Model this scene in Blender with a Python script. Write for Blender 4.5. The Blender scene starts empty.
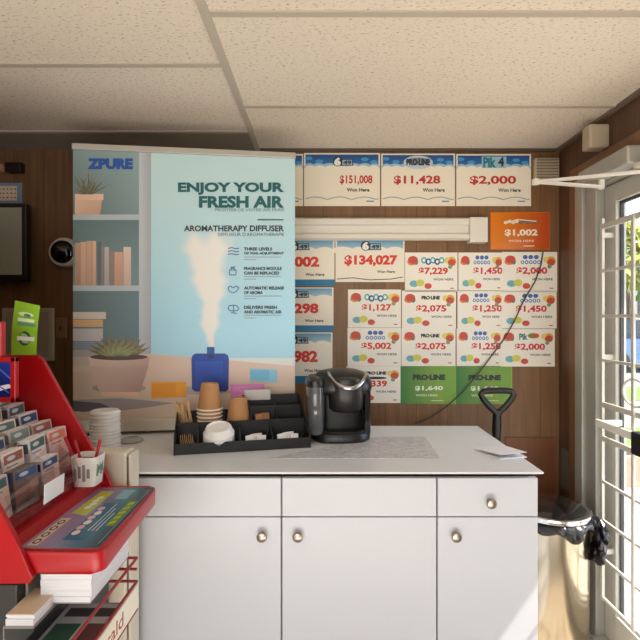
import bpy, bmesh, math, random
from mathutils import Vector, Matrix
random.seed(7)
PI = math.pi
SC = bpy.context.scene
COL = SC.collection
F, CX, CY, CH = 500.0, 323.0, 318.0, 1.36        # focal length in pixels, principal point, eye height

# ------------------------------------------------------------------ camera
cam_d = bpy.data.cameras.new('camera'); cam = bpy.data.objects.new('camera', cam_d); COL.objects.link(cam)
cam.location = (0, 0, CH); cam.rotation_euler = (PI/2, 0, 0)
cam_d.sensor_width = 36; cam_d.lens = 36*F/640
cam_d.shift_x = -(CX-320)/640; cam_d.shift_y = (CY-320)/640
cam_d.clip_start = 0.02; cam_d.clip_end = 300
SC.camera = cam
# ------------------------------------------------------------------ world, sun, window light, exposure
wd = bpy.data.worlds.new('world'); SC.world = wd; wd.use_nodes = True
nt = wd.node_tree; nt.nodes.clear()
wo = nt.nodes.new('ShaderNodeOutputWorld'); bg = nt.nodes.new('ShaderNodeBackground')
sky = nt.nodes.new('ShaderNodeTexSky'); sky.sky_type = 'NISHITA'; sky.sun_disc = False
sky.sun_elevation = math.radians(52); sky.sun_rotation = math.radians(115); sky.air_density = 1.0; sky.dust_density = 1.2
nt.links.new(sky.outputs[0], bg.inputs[0]); nt.links.new(bg.outputs[0], wo.inputs[0])
bg.inputs[1].default_value = 0.6
sun_d = bpy.data.lights.new('sun', 'SUN'); sun = bpy.data.objects.new('sun', sun_d); COL.objects.link(sun)
sun_d.energy = 10.0; sun_d.angle = math.radians(0.6); sun_d.color = (1.0, 0.93, 0.82)
sun.rotation_euler = Vector((-0.57, 0.20, -0.82)).to_track_quat('-Z', 'Y').to_euler()
sun.location = (4, -2, 6)
def area(name, loc, direction, sx, sy, energy, color):
    d = bpy.data.lights.new(name, 'AREA'); o = bpy.data.objects.new(name, d); COL.objects.link(o)
    d.shape = 'RECTANGLE'; d.size = sx; d.size_y = sy; d.energy = energy; d.color = color
    o.location = loc; o.rotation_euler = Vector(direction).to_track_quat('-Z', 'Z').to_euler()
    return o
area('shop_window_light', (-0.5, -2.85, 1.25), (0, 1, 0.1), 3.0, 1.5, 40, (1.0, 0.97, 0.93))
area('ceiling_fill', (0.05, -0.5, 0.06), (0, 0.10, 1), 2.0, 2.2, 92, (1.0, 0.93, 0.82))  # added fill lamp near the floor, brightens the ceiling
SC.view_settings.view_transform = 'Standard'; SC.view_settings.look = 'None'
SC.view_settings.exposure = 0.0; SC.view_settings.gamma = 1.0; SC.view_settings.use_curve_mapping = False

# ------------------------------------------------------------------ helpers
def lin(c): 
    c /= 255.0
    return c/12.92 if c <= 0.04045 else ((c+0.055)/1.055)**2.4
def S(r, g, b): return (lin(r), lin(g), lin(b), 1.0)
def W(x, y, d): return Vector(((x-CX)*d/F, d, CH-(y-CY)*d/F))
def mat(name, col, rough=0.5, metal=0.0, var=0.0, scale=20.0, bump=0.0, coat=0.0, spec=0.5, stretch=(1,1,1)):
    m = bpy.data.materials.new(name); m.use_nodes = True
    n = m.node_tree.nodes; l = m.node_tree.links; p = n['Principled BSDF']
    p.inputs['Base Color'].default_value = col; p.inputs['Roughness'].default_value = rough
    p.inputs['Metallic'].default_value = metal; p.inputs['Specular IOR Level'].default_value = spec
    p.inputs['Coat Weight'].default_value = coat
    if var > 0 or bump > 0:
        tc = n.new('ShaderNodeTexCoord'); mp = n.new('ShaderNodeMapping'); nz = n.new('ShaderNodeTexNoise')
        mp.inputs['Scale'].default_value = stretch
        l.new(tc.outputs['Object'], mp.inputs[0]); l.new(mp.outputs[0], nz.inputs['Vector'])
        nz.inputs['Scale'].default_value = scale; nz.inputs['Detail'].default_value = 4
        if var > 0:
            mx = n.new('ShaderNodeMix'); mx.data_type = 'RGBA'
            mx.inputs['A'].default_value = tuple(c*(1-var) for c in col[:3])+(1,)
            mx.inputs['B'].default_value = tuple(min(1, c*(1+var)) for c in col[:3])+(1,)
            l.new(nz.outputs['Fac'], mx.inputs['Factor']); l.new(mx.outputs['Result'], p.inputs['Base Color'])
        if bump > 0:
            b = n.new('ShaderNodeBump'); b.inputs['Strength'].default_value = bump; b.inputs['Distance'].default_value = 0.002
            l.new(nz.outputs['Fac'], b.inputs['Height']); l.new(b.outputs[0], p.inputs['Normal'])
    return m
def print_mat(name, rough):
    m = bpy.data.materials.new(name); m.use_nodes = True
    n = m.node_tree.nodes; p = n['Principled BSDF']; a = n.new('ShaderNodeVertexColor'); a.layer_name = 'Col'
    m.node_tree.links.new(a.outputs[0], p.inputs['Base Color']); p.inputs['Roughness'].default_value = rough
    return m
def glass_mat(name, tint=(1,1,1,1), refl=0.06):
    m = bpy.data.materials.new(name); m.use_nodes = True
    n = m.node_tree.nodes; l = m.node_tree.links; n.clear()
    o = n.new('ShaderNodeOutputMaterial'); t = n.new('ShaderNodeBsdfTransparent'); g = n.new('ShaderNodeBsdfGlossy')
    mx = n.new('ShaderNodeMixShader'); mx.inputs[0].default_value = refl
    t.inputs[0].default_value = tint; g.inputs['Roughness'].default_value = 0.03
    l.new(t.outputs[0], mx.inputs[1]); l.new(g.outputs[0], mx.inputs[2]); l.new(mx.outputs[0], o.inputs[0])
    return m
def wood_wall_mat(name, base, dark, axis, period, rough=0.45):
    """sheet panelling: vertical grain and thin grooves at the given period along the axis"""
    m = bpy.data.materials.new(name); m.use_nodes = True
    n = m.node_tree.nodes; l = m.node_tree.links; p = n['Principled BSDF']
    tc = n.new('ShaderNodeTexCoord'); mp = n.new('ShaderNodeMapping'); mp.inputs['Scale'].default_value = (26, 26, 1.6)
    nz = n.new('ShaderNodeTexNoise'); nz.inputs['Scale'].default_value = 1.6; nz.inputs['Detail'].default_value = 6; nz.inputs['Distortion'].default_value = 0.6
    l.new(tc.outputs['Object'], mp.inputs[0]); l.new(mp.outputs[0], nz.inputs['Vector'])
    rp = n.new('ShaderNodeValToRGB'); rp.color_ramp.elements[0].position = 0.3; rp.color_ramp.elements[1].position = 0.72
    rp.color_ramp.elements[0].color = dark; rp.color_ramp.elements[1].color = base
    l.new(nz.outputs['Fac'], rp.inputs[0])
    sx = n.new('ShaderNodeSeparateXYZ'); l.new(tc.outputs['Object'], sx.inputs[0])
    d = n.new('ShaderNodeMath'); d.operation = 'DIVIDE'; d.inputs[1].default_value = period
    l.new(sx.outputs[axis], d.inputs[0])
    fl = n.new('ShaderNodeMath'); fl.operation = 'FLOOR'; l.new(d.outputs[0], fl.inputs[0])
    wn = n.new('ShaderNodeTexWhiteNoise'); wn.noise_dimensions = '1D'; l.new(fl.outputs[0], wn.inputs['W'])
    fr = n.new('ShaderNodeMath'); fr.operation = 'FRACT'; l.new(d.outputs[0], fr.inputs[0])
    lt = n.new('ShaderNodeMath'); lt.operation = 'LESS_THAN'; lt.inputs[1].default_value = 0.02; l.new(fr.outputs[0], lt.inputs[0])
    mr = n.new('ShaderNodeMapRange'); mr.inputs['To Min'].default_value = 0.88; mr.inputs['To Max'].default_value = 1.08; l.new(wn.outputs['Value'], mr.inputs[0])
    hs = n.new('ShaderNodeHueSaturation'); l.new(rp.outputs[0], hs.inputs['Color']); l.new(mr.outputs[0], hs.inputs['Value'])
    mx = n.new('ShaderNodeMix'); mx.data_type = 'RGBA'; l.new(lt.outputs[0], mx.inputs['Factor']); l.new(hs.outputs[0], mx.inputs['A'])
    mx.inputs['B'].default_value = tuple(c*0.6 for c in dark[:3])+(1,)
    l.new(mx.outputs['Result'], p.inputs['Base Color']); p.inputs['Roughness'].default_value = rough
    return m

def tag(o, label=None, cat=None, group=None, kind=None):
    if label: o['label'] = label
    if cat: o['category'] = cat
    if group: o['group'] = group
    if kind: o['kind'] = kind
    return o
def thing(name, label, cat, loc=(0,0,0), rotz=0.0, group=None):
    o = bpy.data.objects.new(name, None); COL.objects.link(o); o.empty_display_size = 0.05
    o.location = loc; o.rotation_euler = (0, 0, rotz)
    return tag(o, label, cat, group)
def rootloc(p):
    v = Vector((0,0,0))
    while p: v += p.location; p = p.parent
    return v
def obj(name, bm, m, parent=None, local=False, smooth=False, origin=None, label=None):
    """link a bmesh as ONE mesh object; world-space verts unless local"""
    if isinstance(smooth, (int, float)) and not isinstance(smooth, bool): ang = smooth
    else: ang = 40 if smooth else None
    bmesh.ops.recalc_face_normals(bm, faces=bm.faces)
    if not local:
        if parent: off = rootloc(parent)
        else:
            if origin is None:
                xs = [v.co for v in bm.verts]
                lo = [min(c[i] for c in xs) for i in range(3)]; hi = [max(c[i] for c in xs) for i in range(3)]
                origin = ((lo[0]+hi[0])/2, (lo[1]+hi[1])/2, lo[2])
            off = Vector(origin)
        bmesh.ops.translate(bm, verts=bm.verts, vec=-off)
    if ang:
        for f in bm.faces: f.smooth = True
        for e in bm.edges:
            if len(e.link_faces) == 2 and e.calc_face_angle(0) > math.radians(ang): e.smooth = False
    me = bpy.data.meshes.new(name); bm.to_mesh(me); bm.free()
    me.materials.append(m)
    o = bpy.data.objects.new(name, me); COL.objects.link(o)
    if parent: o.parent = parent
    elif not local: o.location = origin
    if label: o['label'] = label
    return o
def struct(name, bm, m, **k): return tag(obj(name, bm, m, **k), kind='structure')
def dup(root, loc=None, rotz=None, label=None):
    r = root.copy(); COL.objects.link(r)
    if loc is not None: r.location = loc
    if rotz is not None: r.rotation_euler = (r.rotation_euler[0], r.rotation_euler[1], rotz)
    if label: r['label'] = label
    for ch in list(root.children):
        c = ch.copy(); COL.objects.link(c); c.parent = r
        for g in ch.children:
            d = g.copy(); COL.objects.link(d); d.parent = c
    return r
def NB(): return bmesh.new()
def box(bm, a, b, bev=0.0, seg=2, M=None):
    lo = [min(a[i], b[i]) for i in range(3)]; hi = [max(a[i], b[i]) for i in range(3)]
    t = bmesh.new(); bmesh.ops.create_cube(t, size=1.0)
    for v in t.verts: v.co = Vector([(lo[i]+hi[i])/2 + v.co[i]*(hi[i]-lo[i]) for i in range(3)])
    if bev > 0: bmesh.ops.bevel(t, geom=list(t.edges), offset=bev, segments=seg, profile=0.5, affect='EDGES')
    merge(bm, t, M); return bm
def merge(bm, t, M=None):
    if M is not None: t.transform(M)
    mp = [bm.verts.new(v.co) for v in t.verts]; t.verts.index_update()
    for f in t.faces:
        try: bm.faces.new([mp[v.index] for v in f.verts])
        except ValueError: pass
    t.free()
def loft(bm, rings, cap0=True, cap1=True, closed=True):
    R = [[bm.verts.new(p) for p in r] for r in rings]; n = len(R[0])
    for i in range(len(R)-1):
        for j in range(n if closed else n-1):
            k = (j+1) % n
            bm.faces.new((R[i][j], R[i][k], R[i+1][k], R[i+1][j]))
    if cap0: bm.faces.new(list(reversed(R[0])))
    if cap1: bm.faces.new(R[-1])
    return bm
def lathe(bm, prof, seg=32, c=(0,0,0), cap0=True, cap1=True, M=None):
    t = bmesh.new()
    loft(t, [[Vector((r*math.cos(2*PI*j/seg), r*math.sin(2*PI*j/seg), z)) for j in range(seg)] for r, z in prof], cap0, cap1)
    MM = Matrix.Translation(Vector(c))
    if M is not None: MM = M
    merge(bm, t, MM); return bm
def tube(bm, pts, r, seg=8, closed=False):
    pts = [Vector(p) for p in pts]; rs = r if isinstance(r, (list, tuple)) else [r]*len(pts)
    rings = []; up = None; n = len(pts)
    for i, p in enumerate(pts):
        if closed: t = (pts[(i+1) % n]-pts[i-1]).normalized()
        else: t = (pts[min(i+1, n-1)]-pts[max(i-1, 0)]).normalized()
        if up is None: up = t.orthogonal().normalized()
        up = (up - t*up.dot(t)).normalized(); s = t.cross(up)
        rings.append([p+(up*math.cos(2*PI*j/seg)+s*math.sin(2*PI*j/seg))*rs[i] for j in range(seg)])
    if closed: rings.append(rings[0]); loft(bm, rings, False, False)
    else: loft(bm, rings)
    return bm
def cyl(bm, p0, p1, r0, r1=None, seg=20):
    p0, p1 = Vector(p0), Vector(p1); t = (p1-p0).normalized(); u = t.orthogonal().normalized(); s = t.cross(u)
    r1 = r0 if r1 is None else r1
    return loft(bm, [[p+(u*math.cos(2*PI*j/seg)+s*math.sin(2*PI*j/seg))*r for j in range(seg)] for p, r in ((p0, r0), (p1, r1))])
def prism(bm, poly, v):
    a = [Vector(p) for p in poly]; v = Vector(v); return loft(bm, [a, [p+v for p in a]])
def superell(cx, cy, rx, ry, z, e=4.0, n=40):
    out = []
    for j in range(n):
        a = 2*PI*j/n; c, s = math.cos(a), math.sin(a)
        out.append(Vector((cx+rx*math.copysign(abs(c)**(2/e), c), cy+ry*math.copysign(abs(s)**(2/e), s), z)))
    return out

# --- printed sheets: flat coloured shapes on one thin card, one mesh each
_tx = {}
def text_polys(s, bold):
    key = (s, bold)
    if key in _tx: return _tx[key]
    cu = bpy.data.curves.new('t', 'FONT'); cu.body = s; cu.size = 1.0; cu.offset = bold; cu.resolution_u = 3
    o = bpy.data.objects.new('t', cu); COL.objects.link(o)
    bpy.context.view_layer.update()
    dg = bpy.context.evaluated_depsgraph_get(); me = bpy.data.meshes.new_from_object(o.evaluated_get(dg))
    vs = [(v.co.x, v.co.y) for v in me.vertices]; ps = [list(p.vertices) for p in me.polygons]
    bpy.data.objects.remove(o); bpy.data.curves.remove(cu); bpy.data.meshes.remove(me)
    _tx[key] = (vs, ps); return _tx[key]
class Print:
    """fn maps sheet coordinates (x right, y down) and a height above the sheet to a point in the room"""
    def __init__(self, fn, lift=0.00004): self.fn = fn; self.faces = []; self.k = 1; self.lift = lift
    def poly(self, pts, col, k=None, cols=None):
        if k is None: self.k += 0.3; k = self.k
        self.faces.append(([self.fn(x, y, k*self.lift) for x, y in pts], cols or [col]*len(pts)))
    def up(self): self.k += 0.5
    def rect(self, x0, y0, x1, y1, col): self.poly([(x0,y0),(x1,y0),(x1,y1),(x0,y1)], col)
    def grad(self, x0, y0, x1, y1, ca, cb, horiz=False):
        self.poly([(x0,y0),(x1,y0),(x1,y1),(x0,y1)], None, cols=[ca,cb,cb,ca] if horiz else [ca,ca,cb,cb])
    def ell(self, cx, cy, rx, ry, col, n=20, a0=0, a1=2*PI):
        self.poly([(cx+rx*math.cos(a0+(a1-a0)*j/n), cy+ry*math.sin(a0+(a1-a0)*j/n)) for j in range(n)], col)
    def line(self, pts, w, col):
        for (x0,y0),(x1,y1) in zip(pts, pts[1:]):
            L = math.hypot(x1-x0, y1-y0) or 1e-6; nx, ny = -(y1-y0)/L*w/2, (x1-x0)/L*w/2
            self.poly([(x0+nx,y0+ny),(x1+nx,y1+ny),(x1-nx,y1-ny),(x0-nx,y0-ny)], col)
    def text(self, s, x0, y0, x1, y1, col, bold=0.02, rot=None):
        """fit the text into the box"""
        vs, ps = text_polys(s, bold)
        ax, bx = min(v[0] for v in vs), max(v[0] for v in vs); ay, by = min(v[1] for v in vs), max(v[1] for v in vs)
        q = [(x0+(v[0]-ax)/(bx-ax)*(x1-x0), y1-(v[1]-ay)/(by-ay)*(y1-y0)) for v in vs]
        if rot:
            cx, cy = (x0+x1)/2, (y0+y1)/2; c, s_ = math.cos(rot), math.sin(rot)
            q = [(cx+(x-cx)*c-(y-cy)*s_, cy+(x-cx)*s_+(y-cy)*c) for x, y in q]
        self.up()
        for p in ps: self.poly([q[i] for i in p], col, self.k)
    def build(self, name, m, card=None, cardcol=None, parent=None, origin=None):
        """card: a bmesh for the sheet itself, coloured cardcol"""
        bm = bmesh.new(); L = bm.loops.layers.float_color.new('Col')
        if card:
            card.verts.index_update(); bmesh.ops.recalc_face_normals(card, faces=card.faces)
            mp = [bm.verts.new(v.co) for v in card.verts]
            for f in card.faces:
                nf = bm.faces.new([mp[v.index] for v in f.verts])
                for lp in nf.loops: lp[L] = cardcol
            card.free()
        for pts, cols in self.faces:
            try: f = bm.faces.new([bm.verts.new(p) for p in pts])
            except ValueError: continue
            for lp, c in zip(f.loops, cols): lp[L] = c
        if parent: off = rootloc(parent)
        else:
            xs = [v.co for v in bm.verts]; lo = [min(c[i] for c in xs) for i in range(3)]; hi = [max(c[i] for c in xs) for i in range(3)]
            off = Vector(origin) if origin else Vector(((lo[0]+hi[0])/2, (lo[1]+hi[1])/2, lo[2]))
        bmesh.ops.translate(bm, verts=bm.verts, vec=-off)
        me = bpy.data.meshes.new(name); bm.to_mesh(me); bm.free(); me.materials.append(m)
        o = bpy.data.objects.new(name, me); COL.objects.link(o)
        if parent: o.parent = parent
        else: o.location = off
        return o

# ------------------------------------------------------------------ materials
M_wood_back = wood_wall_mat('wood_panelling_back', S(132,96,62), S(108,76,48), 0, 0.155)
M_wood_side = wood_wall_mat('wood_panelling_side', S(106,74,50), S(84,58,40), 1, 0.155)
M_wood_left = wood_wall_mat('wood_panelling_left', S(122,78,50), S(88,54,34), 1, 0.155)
M_plywood = mat('reddish_plywood', S(118,70,42), 0.4, var=0.25, scale=6, stretch=(6,1,1))
M_wood_trim = mat('oak_trim', S(126,90,58), 0.45, var=0.2, scale=8, stretch=(8,8,0.6))
M_floor = mat('floor_tile', S(190,178,160), 0.4, var=0.08, scale=4)
M_ceil = mat('ceiling_tile', S(226,216,200), 0.95)
def ceil_nodes(m):
    n = m.node_tree.nodes; l = m.node_tree.links; p = n['Principled BSDF']
    tc = n.new('ShaderNodeTexCoord'); mp = n.new('ShaderNodeMapping'); mp.inputs['Scale'].default_value = (75, 150, 1)
    mp.inputs['Rotation'].default_value = (0, 0, 0.25)
    nz = n.new('ShaderNodeTexNoise'); nz.inputs['Scale'].default_value = 1.0; nz.inputs['Detail'].default_value = 3; nz.inputs['Roughness'].default_value = 0.6
    l.new(tc.outputs['Object'], mp.inputs[0]); l.new(mp.outputs[0], nz.inputs['Vector'])
    r = n.new('ShaderNodeValToRGB'); r.color_ramp.elements[0].position = 0.33; r.color_ramp.elements[1].position = 0.43
    r.color_ramp.elements[0].color = S(172,158,140); r.color_ramp.elements[1].color = S(229,217,200)
    l.new(nz.outputs['Fac'], r.inputs[0]); l.new(r.outputs[0], p.inputs['Base Color'])
    b = n.new('ShaderNodeBump'); b.inputs['Strength'].default_value = 0.5; b.inputs['Distance'].default_value = 0.003
    l.new(nz.outputs['Fac'], b.inputs['Height']); l.new(b.outputs[0], p.inputs['Normal'])
ceil_nodes(M_ceil)
M_tbar = mat('ceiling_grid_metal', S(188,178,162), 0.5)
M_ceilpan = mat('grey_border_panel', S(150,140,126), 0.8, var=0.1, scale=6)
M_alu = mat('aluminium_frame', S(176,174,166), 0.45, 0.35, var=0.06, scale=10, stretch=(3,3,0.5))
M_whitepaint = mat('white_painted_metal', S(226,222,212), 0.45)
M_gasket = mat('dark_gasket', S(58,58,58), 0.7)
M_glass = glass_mat('door_glass')
M_black = mat('black_plastic', S(24,24,25), 0.35)
M_blackgloss = mat('glossy_black_plastic', S(14,14,15), 0.12, coat=0.5)
M_blackmatte = mat('matte_black_plastic', S(22,22,23), 0.55, var=0.15, scale=40)
M_cab = mat('white_laminate', S(198,201,208), 0.42, var=0.02, scale=7)
M_gapshade = mat('gap_shade_rail', S(44,34,28), 0.8, var=0.2, scale=60)  # near-black colour paints in the shade of the gap under the worktop
M_top = mat('worktop_laminate', S(226,228,230), 0.33, var=0.025, scale=9)
M_nickel = mat('brushed_nickel', S(165,155,142), 0.32, 0.9)
M_steel = mat('stainless_steel', S(196,184,162), 0.2, 1.0, bump=0.05, scale=5, stretch=(60,60,1))
M_chrome = mat('chrome', S(205,205,208), 0.15, 1.0)
M_bag = mat('black_bin_liner', S(20,20,22), 0.22, bump=0.9, scale=25)
M_red = mat('red_plastic', S(168,8,18), 0.35, var=0.05, scale=8)
M_redwire = mat('red_wire', S(150,30,36), 0.4)
M_cream = mat('cream_enamel', S(222,214,196), 0.4, var=0.03, scale=5)
M_kraft = mat('kraft_card', S(178,130,86), 0.75, var=0.06, scale=30)
M_paperrim = mat('white_card_rim', S(235,228,215), 0.7)
M_whiteplastic = mat('white_plastic', S(238,236,232), 0.4)
M_stick = mat('birch_wood', S(214,176,130), 0.7, var=0.12, scale=30, stretch=(1,1,8))
M_paper = mat('white_paper', S(236,236,238), 0.8)
M_pages = mat('paper_edges', S(228,228,234), 0.85, var=0.12, scale=60, stretch=(0.3,0.3,12))
M_ivory = mat('ivory_plastic', S(186,172,148), 0.5)
M_print = print_mat('printed_card', 0.5)
M_printgloss = print_mat('printed_gloss_card', 0.25)
M_acrylic = glass_mat('clear_acrylic', (0.93,0.90,0.90,1))
M_charcoal = mat('charcoal_laminate', S(52,54,50), 0.5)
M_screen = mat('grey_screen', S(172,175,160), 0.25)
M_cable = mat('grey_cable', S(70,66,62), 0.5)

# ------------------------------------------------------------------ the room
XR, XL, YB, YF, ZC = 1.18, -1.95, 2.5, -3.0, CH+0.842
b = NB(); box(b, (XL-0.1,YF-0.1,-0.1), (XR+0.12,YB+0.1,0)); struct('floor', b, M_floor)
b = NB(); box(b, (XL-0.1,YF-0.1,ZC), (XR+0.12,YB+0.1,ZC+0.1)); struct('ceiling', b, M_ceil, origin=(0,0,ZC))
b = NB(); box(b, (XL-0.1,YB,0), (XR+0.12,YB+0.1,ZC)); struct('wall_back', b, M_wood_back, origin=(0,YB,0))
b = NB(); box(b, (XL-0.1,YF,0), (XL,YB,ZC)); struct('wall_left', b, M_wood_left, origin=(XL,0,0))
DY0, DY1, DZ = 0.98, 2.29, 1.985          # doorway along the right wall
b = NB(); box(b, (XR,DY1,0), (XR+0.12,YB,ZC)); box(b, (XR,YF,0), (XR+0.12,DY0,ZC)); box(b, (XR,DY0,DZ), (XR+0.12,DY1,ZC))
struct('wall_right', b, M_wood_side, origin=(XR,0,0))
b = NB(); box(b, (XL,1.37,0), (-0.925,1.43,1.78)); box(b, (XL,1.36,1.78), (-0.92,1.44,1.80)); struct('light_blocker', b, M_wood_left)   # unseen half-height blocker, added to shade the left end of the wall
b = NB()                                   # front wall round the shop window behind the viewer
box(b, (XL-0.1,YF-0.1,0), (XR+0.12,YF,0.45)); box(b, (XL-0.1,YF-0.1,2.05), (XR+0.12,YF,ZC))
box(b, (XL-0.1,YF-0.1,0.45), (-1.9,YF,2.05)); box(b, (1.0,YF-0.1,0.45), (XR+0.12,YF,2.05))
struct('wall_front', b, M_wood_left, origin=(0,YF,0))
b = NB(); box(b, (-1.9,YF-0.06,0.45), (1.0,YF-0.05,2.05)); struct('window_1', b, M_glass)
# ceiling grid
XT = -0.325
b = NB(); box(b, (XT-0.013,YF,ZC-0.006), (XT+0.013,YB,ZC+0.002)); struct('trim_1', b, M_tbar)
n_ = 2
for y in (1.38, 1.985, 0.77, 0.16):
    b = NB(); box(b, (XT+0.013,y-0.012,ZC-0.005), (XR,y+0.012,ZC+0.002)); struct('trim_%d' % n_, b, M_tbar); n_ += 1
for y in (1.66, 2.258, 1.05, 0.44):
    b = NB(); box(b, (XL,y-0.012,ZC-0.005), (XT-0.013,y+0.012,ZC+0.002)); struct('trim_%d' % n_, b, M_tbar); n_ += 1
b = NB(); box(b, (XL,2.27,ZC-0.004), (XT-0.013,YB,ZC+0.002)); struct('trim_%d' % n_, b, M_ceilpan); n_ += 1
b = NB(); box(b, (XR-0.022,YF,ZC-0.012), (XR,YB,ZC+0.001)); struct('trim_%d' % n_, b, mat('taupe_edge_trim', S(120,106,90), 0.5)); n_ += 1
b = NB(); box(b, (XT+0.013,YB-0.02,ZC-0.014), (XR-0.022,YB,ZC+0.001)); struct('trim_%d' % n_, b, mat('brown_edge_trim', S(88,70,54), 0.5)); n_ += 1
# oak casing beside the door and over it
b = NB(); box(b, (XR-0.016,2.29,0), (XR,2.365,DZ+0.07), 0.004); struct('trim_%d' % n_, b, M_wood_trim); n_ += 1
b = NB(); box(b, (XR-0.016,DY0-0.07,DZ), (XR,2.29,DZ+0.07), 0.004); struct('trim_%d' % n_, b, M_wood_trim); n_ += 1
# lower plywood sheet of the back wall with its batten, and a grey patch on the side wall
a = W(505,437,2.497)
b = NB(); box(b, (a.x,YB-0.008,0), (XR-0.02,YB,a.z), 0.002); struct('trim_%d' % n_, b, M_plywood); n_ += 1
b = NB(); box(b, (XR-0.006,2.39,0.53), (XR,2.47,0.72), 0.002); struct('trim_%d' % n_, b, mat('grey_patch', S(104,100,84), 0.7)); n_ += 1

# door: aluminium jamb, leaf, glass, security grille
door = thing('door_1', 'glazed aluminium entrance door behind white security bars', 'door', (XR,(DY0+DY1)/2,0)); tag(door, kind='structure')
b = NB()                                                       # stepped jamb, far side, near side, head
for y0, y1, x0 in ((2.225,2.29,XR-0.028), (2.165,2.225,XR-0.012), (2.12,2.165,XR-0.024)):
    box(b, (x0,y0,0), (XR+0.1,y1,DZ), 0.004)
box(b, (XR-0.02,DY0,0), (XR+0.1,DY0+0.05,DZ), 0.004); box(b, (XR-0.02,DY0+0.05,1.915), (XR+0.1,2.12,DZ), 0.004)
obj('door_frame', b, M_alu, door)
LX0, LX1 = XR+0.012, XR+0.056
b = NB()
box(b, (LX0,2.037,0.02), (LX1,2.117,1.91), 0.003); box(b, (LX0,DY0+0.053,0.02), (LX1,DY0+0.15,1.91), 0.003)
box(b, (LX0,DY0+0.15,1.835), (LX1,2.037,1.91), 0.003); box(b, (LX0,DY0+0.15,0.02), (LX1,2.037,0.145), 0.003)
obj('door_leaf', b, mat('light_grey_door_paint', S(186,184,176), 0.45), door)
b = NB()
box(b, (LX0+0.016,2.029,0.145), (LX0+0.03,2.037,1.835)); box(b, (LX0+0.016,DY0+0.15,0.145), (LX0+0.03,DY0+0.16,1.835))
box(b, (LX0+0.016,DY0+0.16,1.825), (LX0+0.03,2.029,1.835)); box(b, (LX0+0.016,DY0+0.16,0.145), (LX0+0.03,2.029,0.155))
obj('gasket', b, M_gasket, door)
b = NB(); box(b, (LX0+0.02,DY0+0.16,0.155), (LX0+0.026,2.029,1.825)); obj('glass_pane', b, M_glass, door)
BX = XR-0.03
M_bar = mat('off_white_bar_paint', S(196,192,180), 0.45)
grille = NB(); box(grille, (BX-0.006,2.05,0.20), (BX+0.006,2.068,1.77), 0.002); box(grille, (BX-0.006,DY0+0.09,0.20), (BX+0.006,DY0+0.108,1.77), 0.002)
for z in (0.4, 1.2, 1.7):
    box(grille, (BX,2.052,z-0.01), (LX0+0.002,2.066,z+0.01)); box(grille, (BX,DY0+0.092,z-0.01), (LX0+0.002,DY0+0.106,z+0.01))
gr = obj('security_grille', grille, M_bar, door)
for z in (1.735, 1.553, 1.368, 1.187, 1.005, 0.866, 0.689, 0.529, 0.372, 0.212):
    h = 0.011 if z in (1.005, 0.866, 1.735) else 0.006
    b = NB(); box(b, (BX-0.005,DY0+0.095,z-h), (BX+0.005,2.062,z+h), 0.002); obj('crossbar', b, M_bar, gr)
for y in (1.84, 1.63, 1.42):
    b = NB(); box(b, (BX-0.013,y-0.008,0.205), (BX-0.004,y+0.008,1.74), 0.002); obj('upright_bar', b, M_bar, gr)
    b = NB(); tube(b, [(BX-0.008, y-0.01+0.072*math.cos(2*PI*k/28), 1.085+0.05*math.sin(2*PI*k/28)) for k in range(28)], 0.005, 6, True)
    obj('scroll', b, M_bar, gr, smooth=True)
b = NB(); box(b, (BX-0.055,1.22,0.925), (BX-0.037,2.015,0.955), 0.004); box(b, (BX-0.04,1.995,0.93), (LX0+0.002,2.010,0.95)); box(b, (BX-0.04,1.24,0.93), (LX0+0.002,1.255,0.95))
pb = obj('push_bar', b, M_whitepaint, door)
b = NB(); box(b, (BX-0.075,1.68,0.885), (BX-0.035,1.75,0.965), 0.006); obj('latch', b, M_black, pb)
b = NB(); box(b, (XR-0.05,DY0+0.05,0), (XR+0.12,2.12,0.018), 0.004); obj('threshold', b, M_alu, door)

# ------------------------------------------------------------------ outside the door
M_conc = mat('concrete', S(206,198,184), 0.85, var=0.08, scale=3)
M_lawn = mat('grass', S(120,150,70), 0.9, var=0.3, scale=8)
M_asph = mat('asphalt', S(150,146,142), 0.9, var=0.1, scale=6)
M_gravel = mat('tan_gravel', S(190,165,135), 0.9, var=0.15, scale=20)
b = NB(); box(b, (XR+0.12,-4,-0.2), (40,5.0,-0.1)); struct('ground_concrete', b, M_conc)
b = NB(); box(b, (XR+0.12,5.0,-0.2), (40,6.6,-0.08)); tag(struct('ground_grass', b, M_lawn), kind='structure')
b = NB(); box(b, (XR+0.12,6.6,-0.2), (40,8.8,-0.1)); struct('ground_gravel', b, M_gravel)
b = NB(); box(b, (XR+0.12,8.8,-0.2), (40,10.5,-0.08)); struct('ground_verge', b, M_lawn)
b = NB(); box(b, (XR+0.12,10.5,-0.2), (40,60,-0.1)); struct('ground_road', b, M_asph)
b = NB(); box(b, (XR+0.12,-3.1,2.26), (1.81,2.6,2.42)); box(b, (XL-0.1,-3.1,2.302), (XR+0.12,2.6,2.42)); struct('roof', b, M_whitepaint)
# low brick planter
pl = thing('brick_planter', 'low red brick planter on the concrete path outside the door', 'planter', (2.75,4.5,-0.1))
b = NB(); 
for x0,y0,x1,y1 in ((2.3,4.3,3.4,4.38),(2.3,4.62,3.4,4.7),(2.3,4.38,2.38,4.62),(3.32,4.38,3.4,4.62)): box(b, (x0,y0,-0.1), (x1,y1,0.16), 0.004)
obj('brick_wall', b, mat('red_brick', S(204,152,130), 0.85, var=0.2, scale=18), pl)
b = NB(); box(b, (2.38,4.38,-0.1), (3.32,4.62,0.12)); obj('soil', b, mat('soil', S(90,70,54), 0.95), pl)
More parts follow.
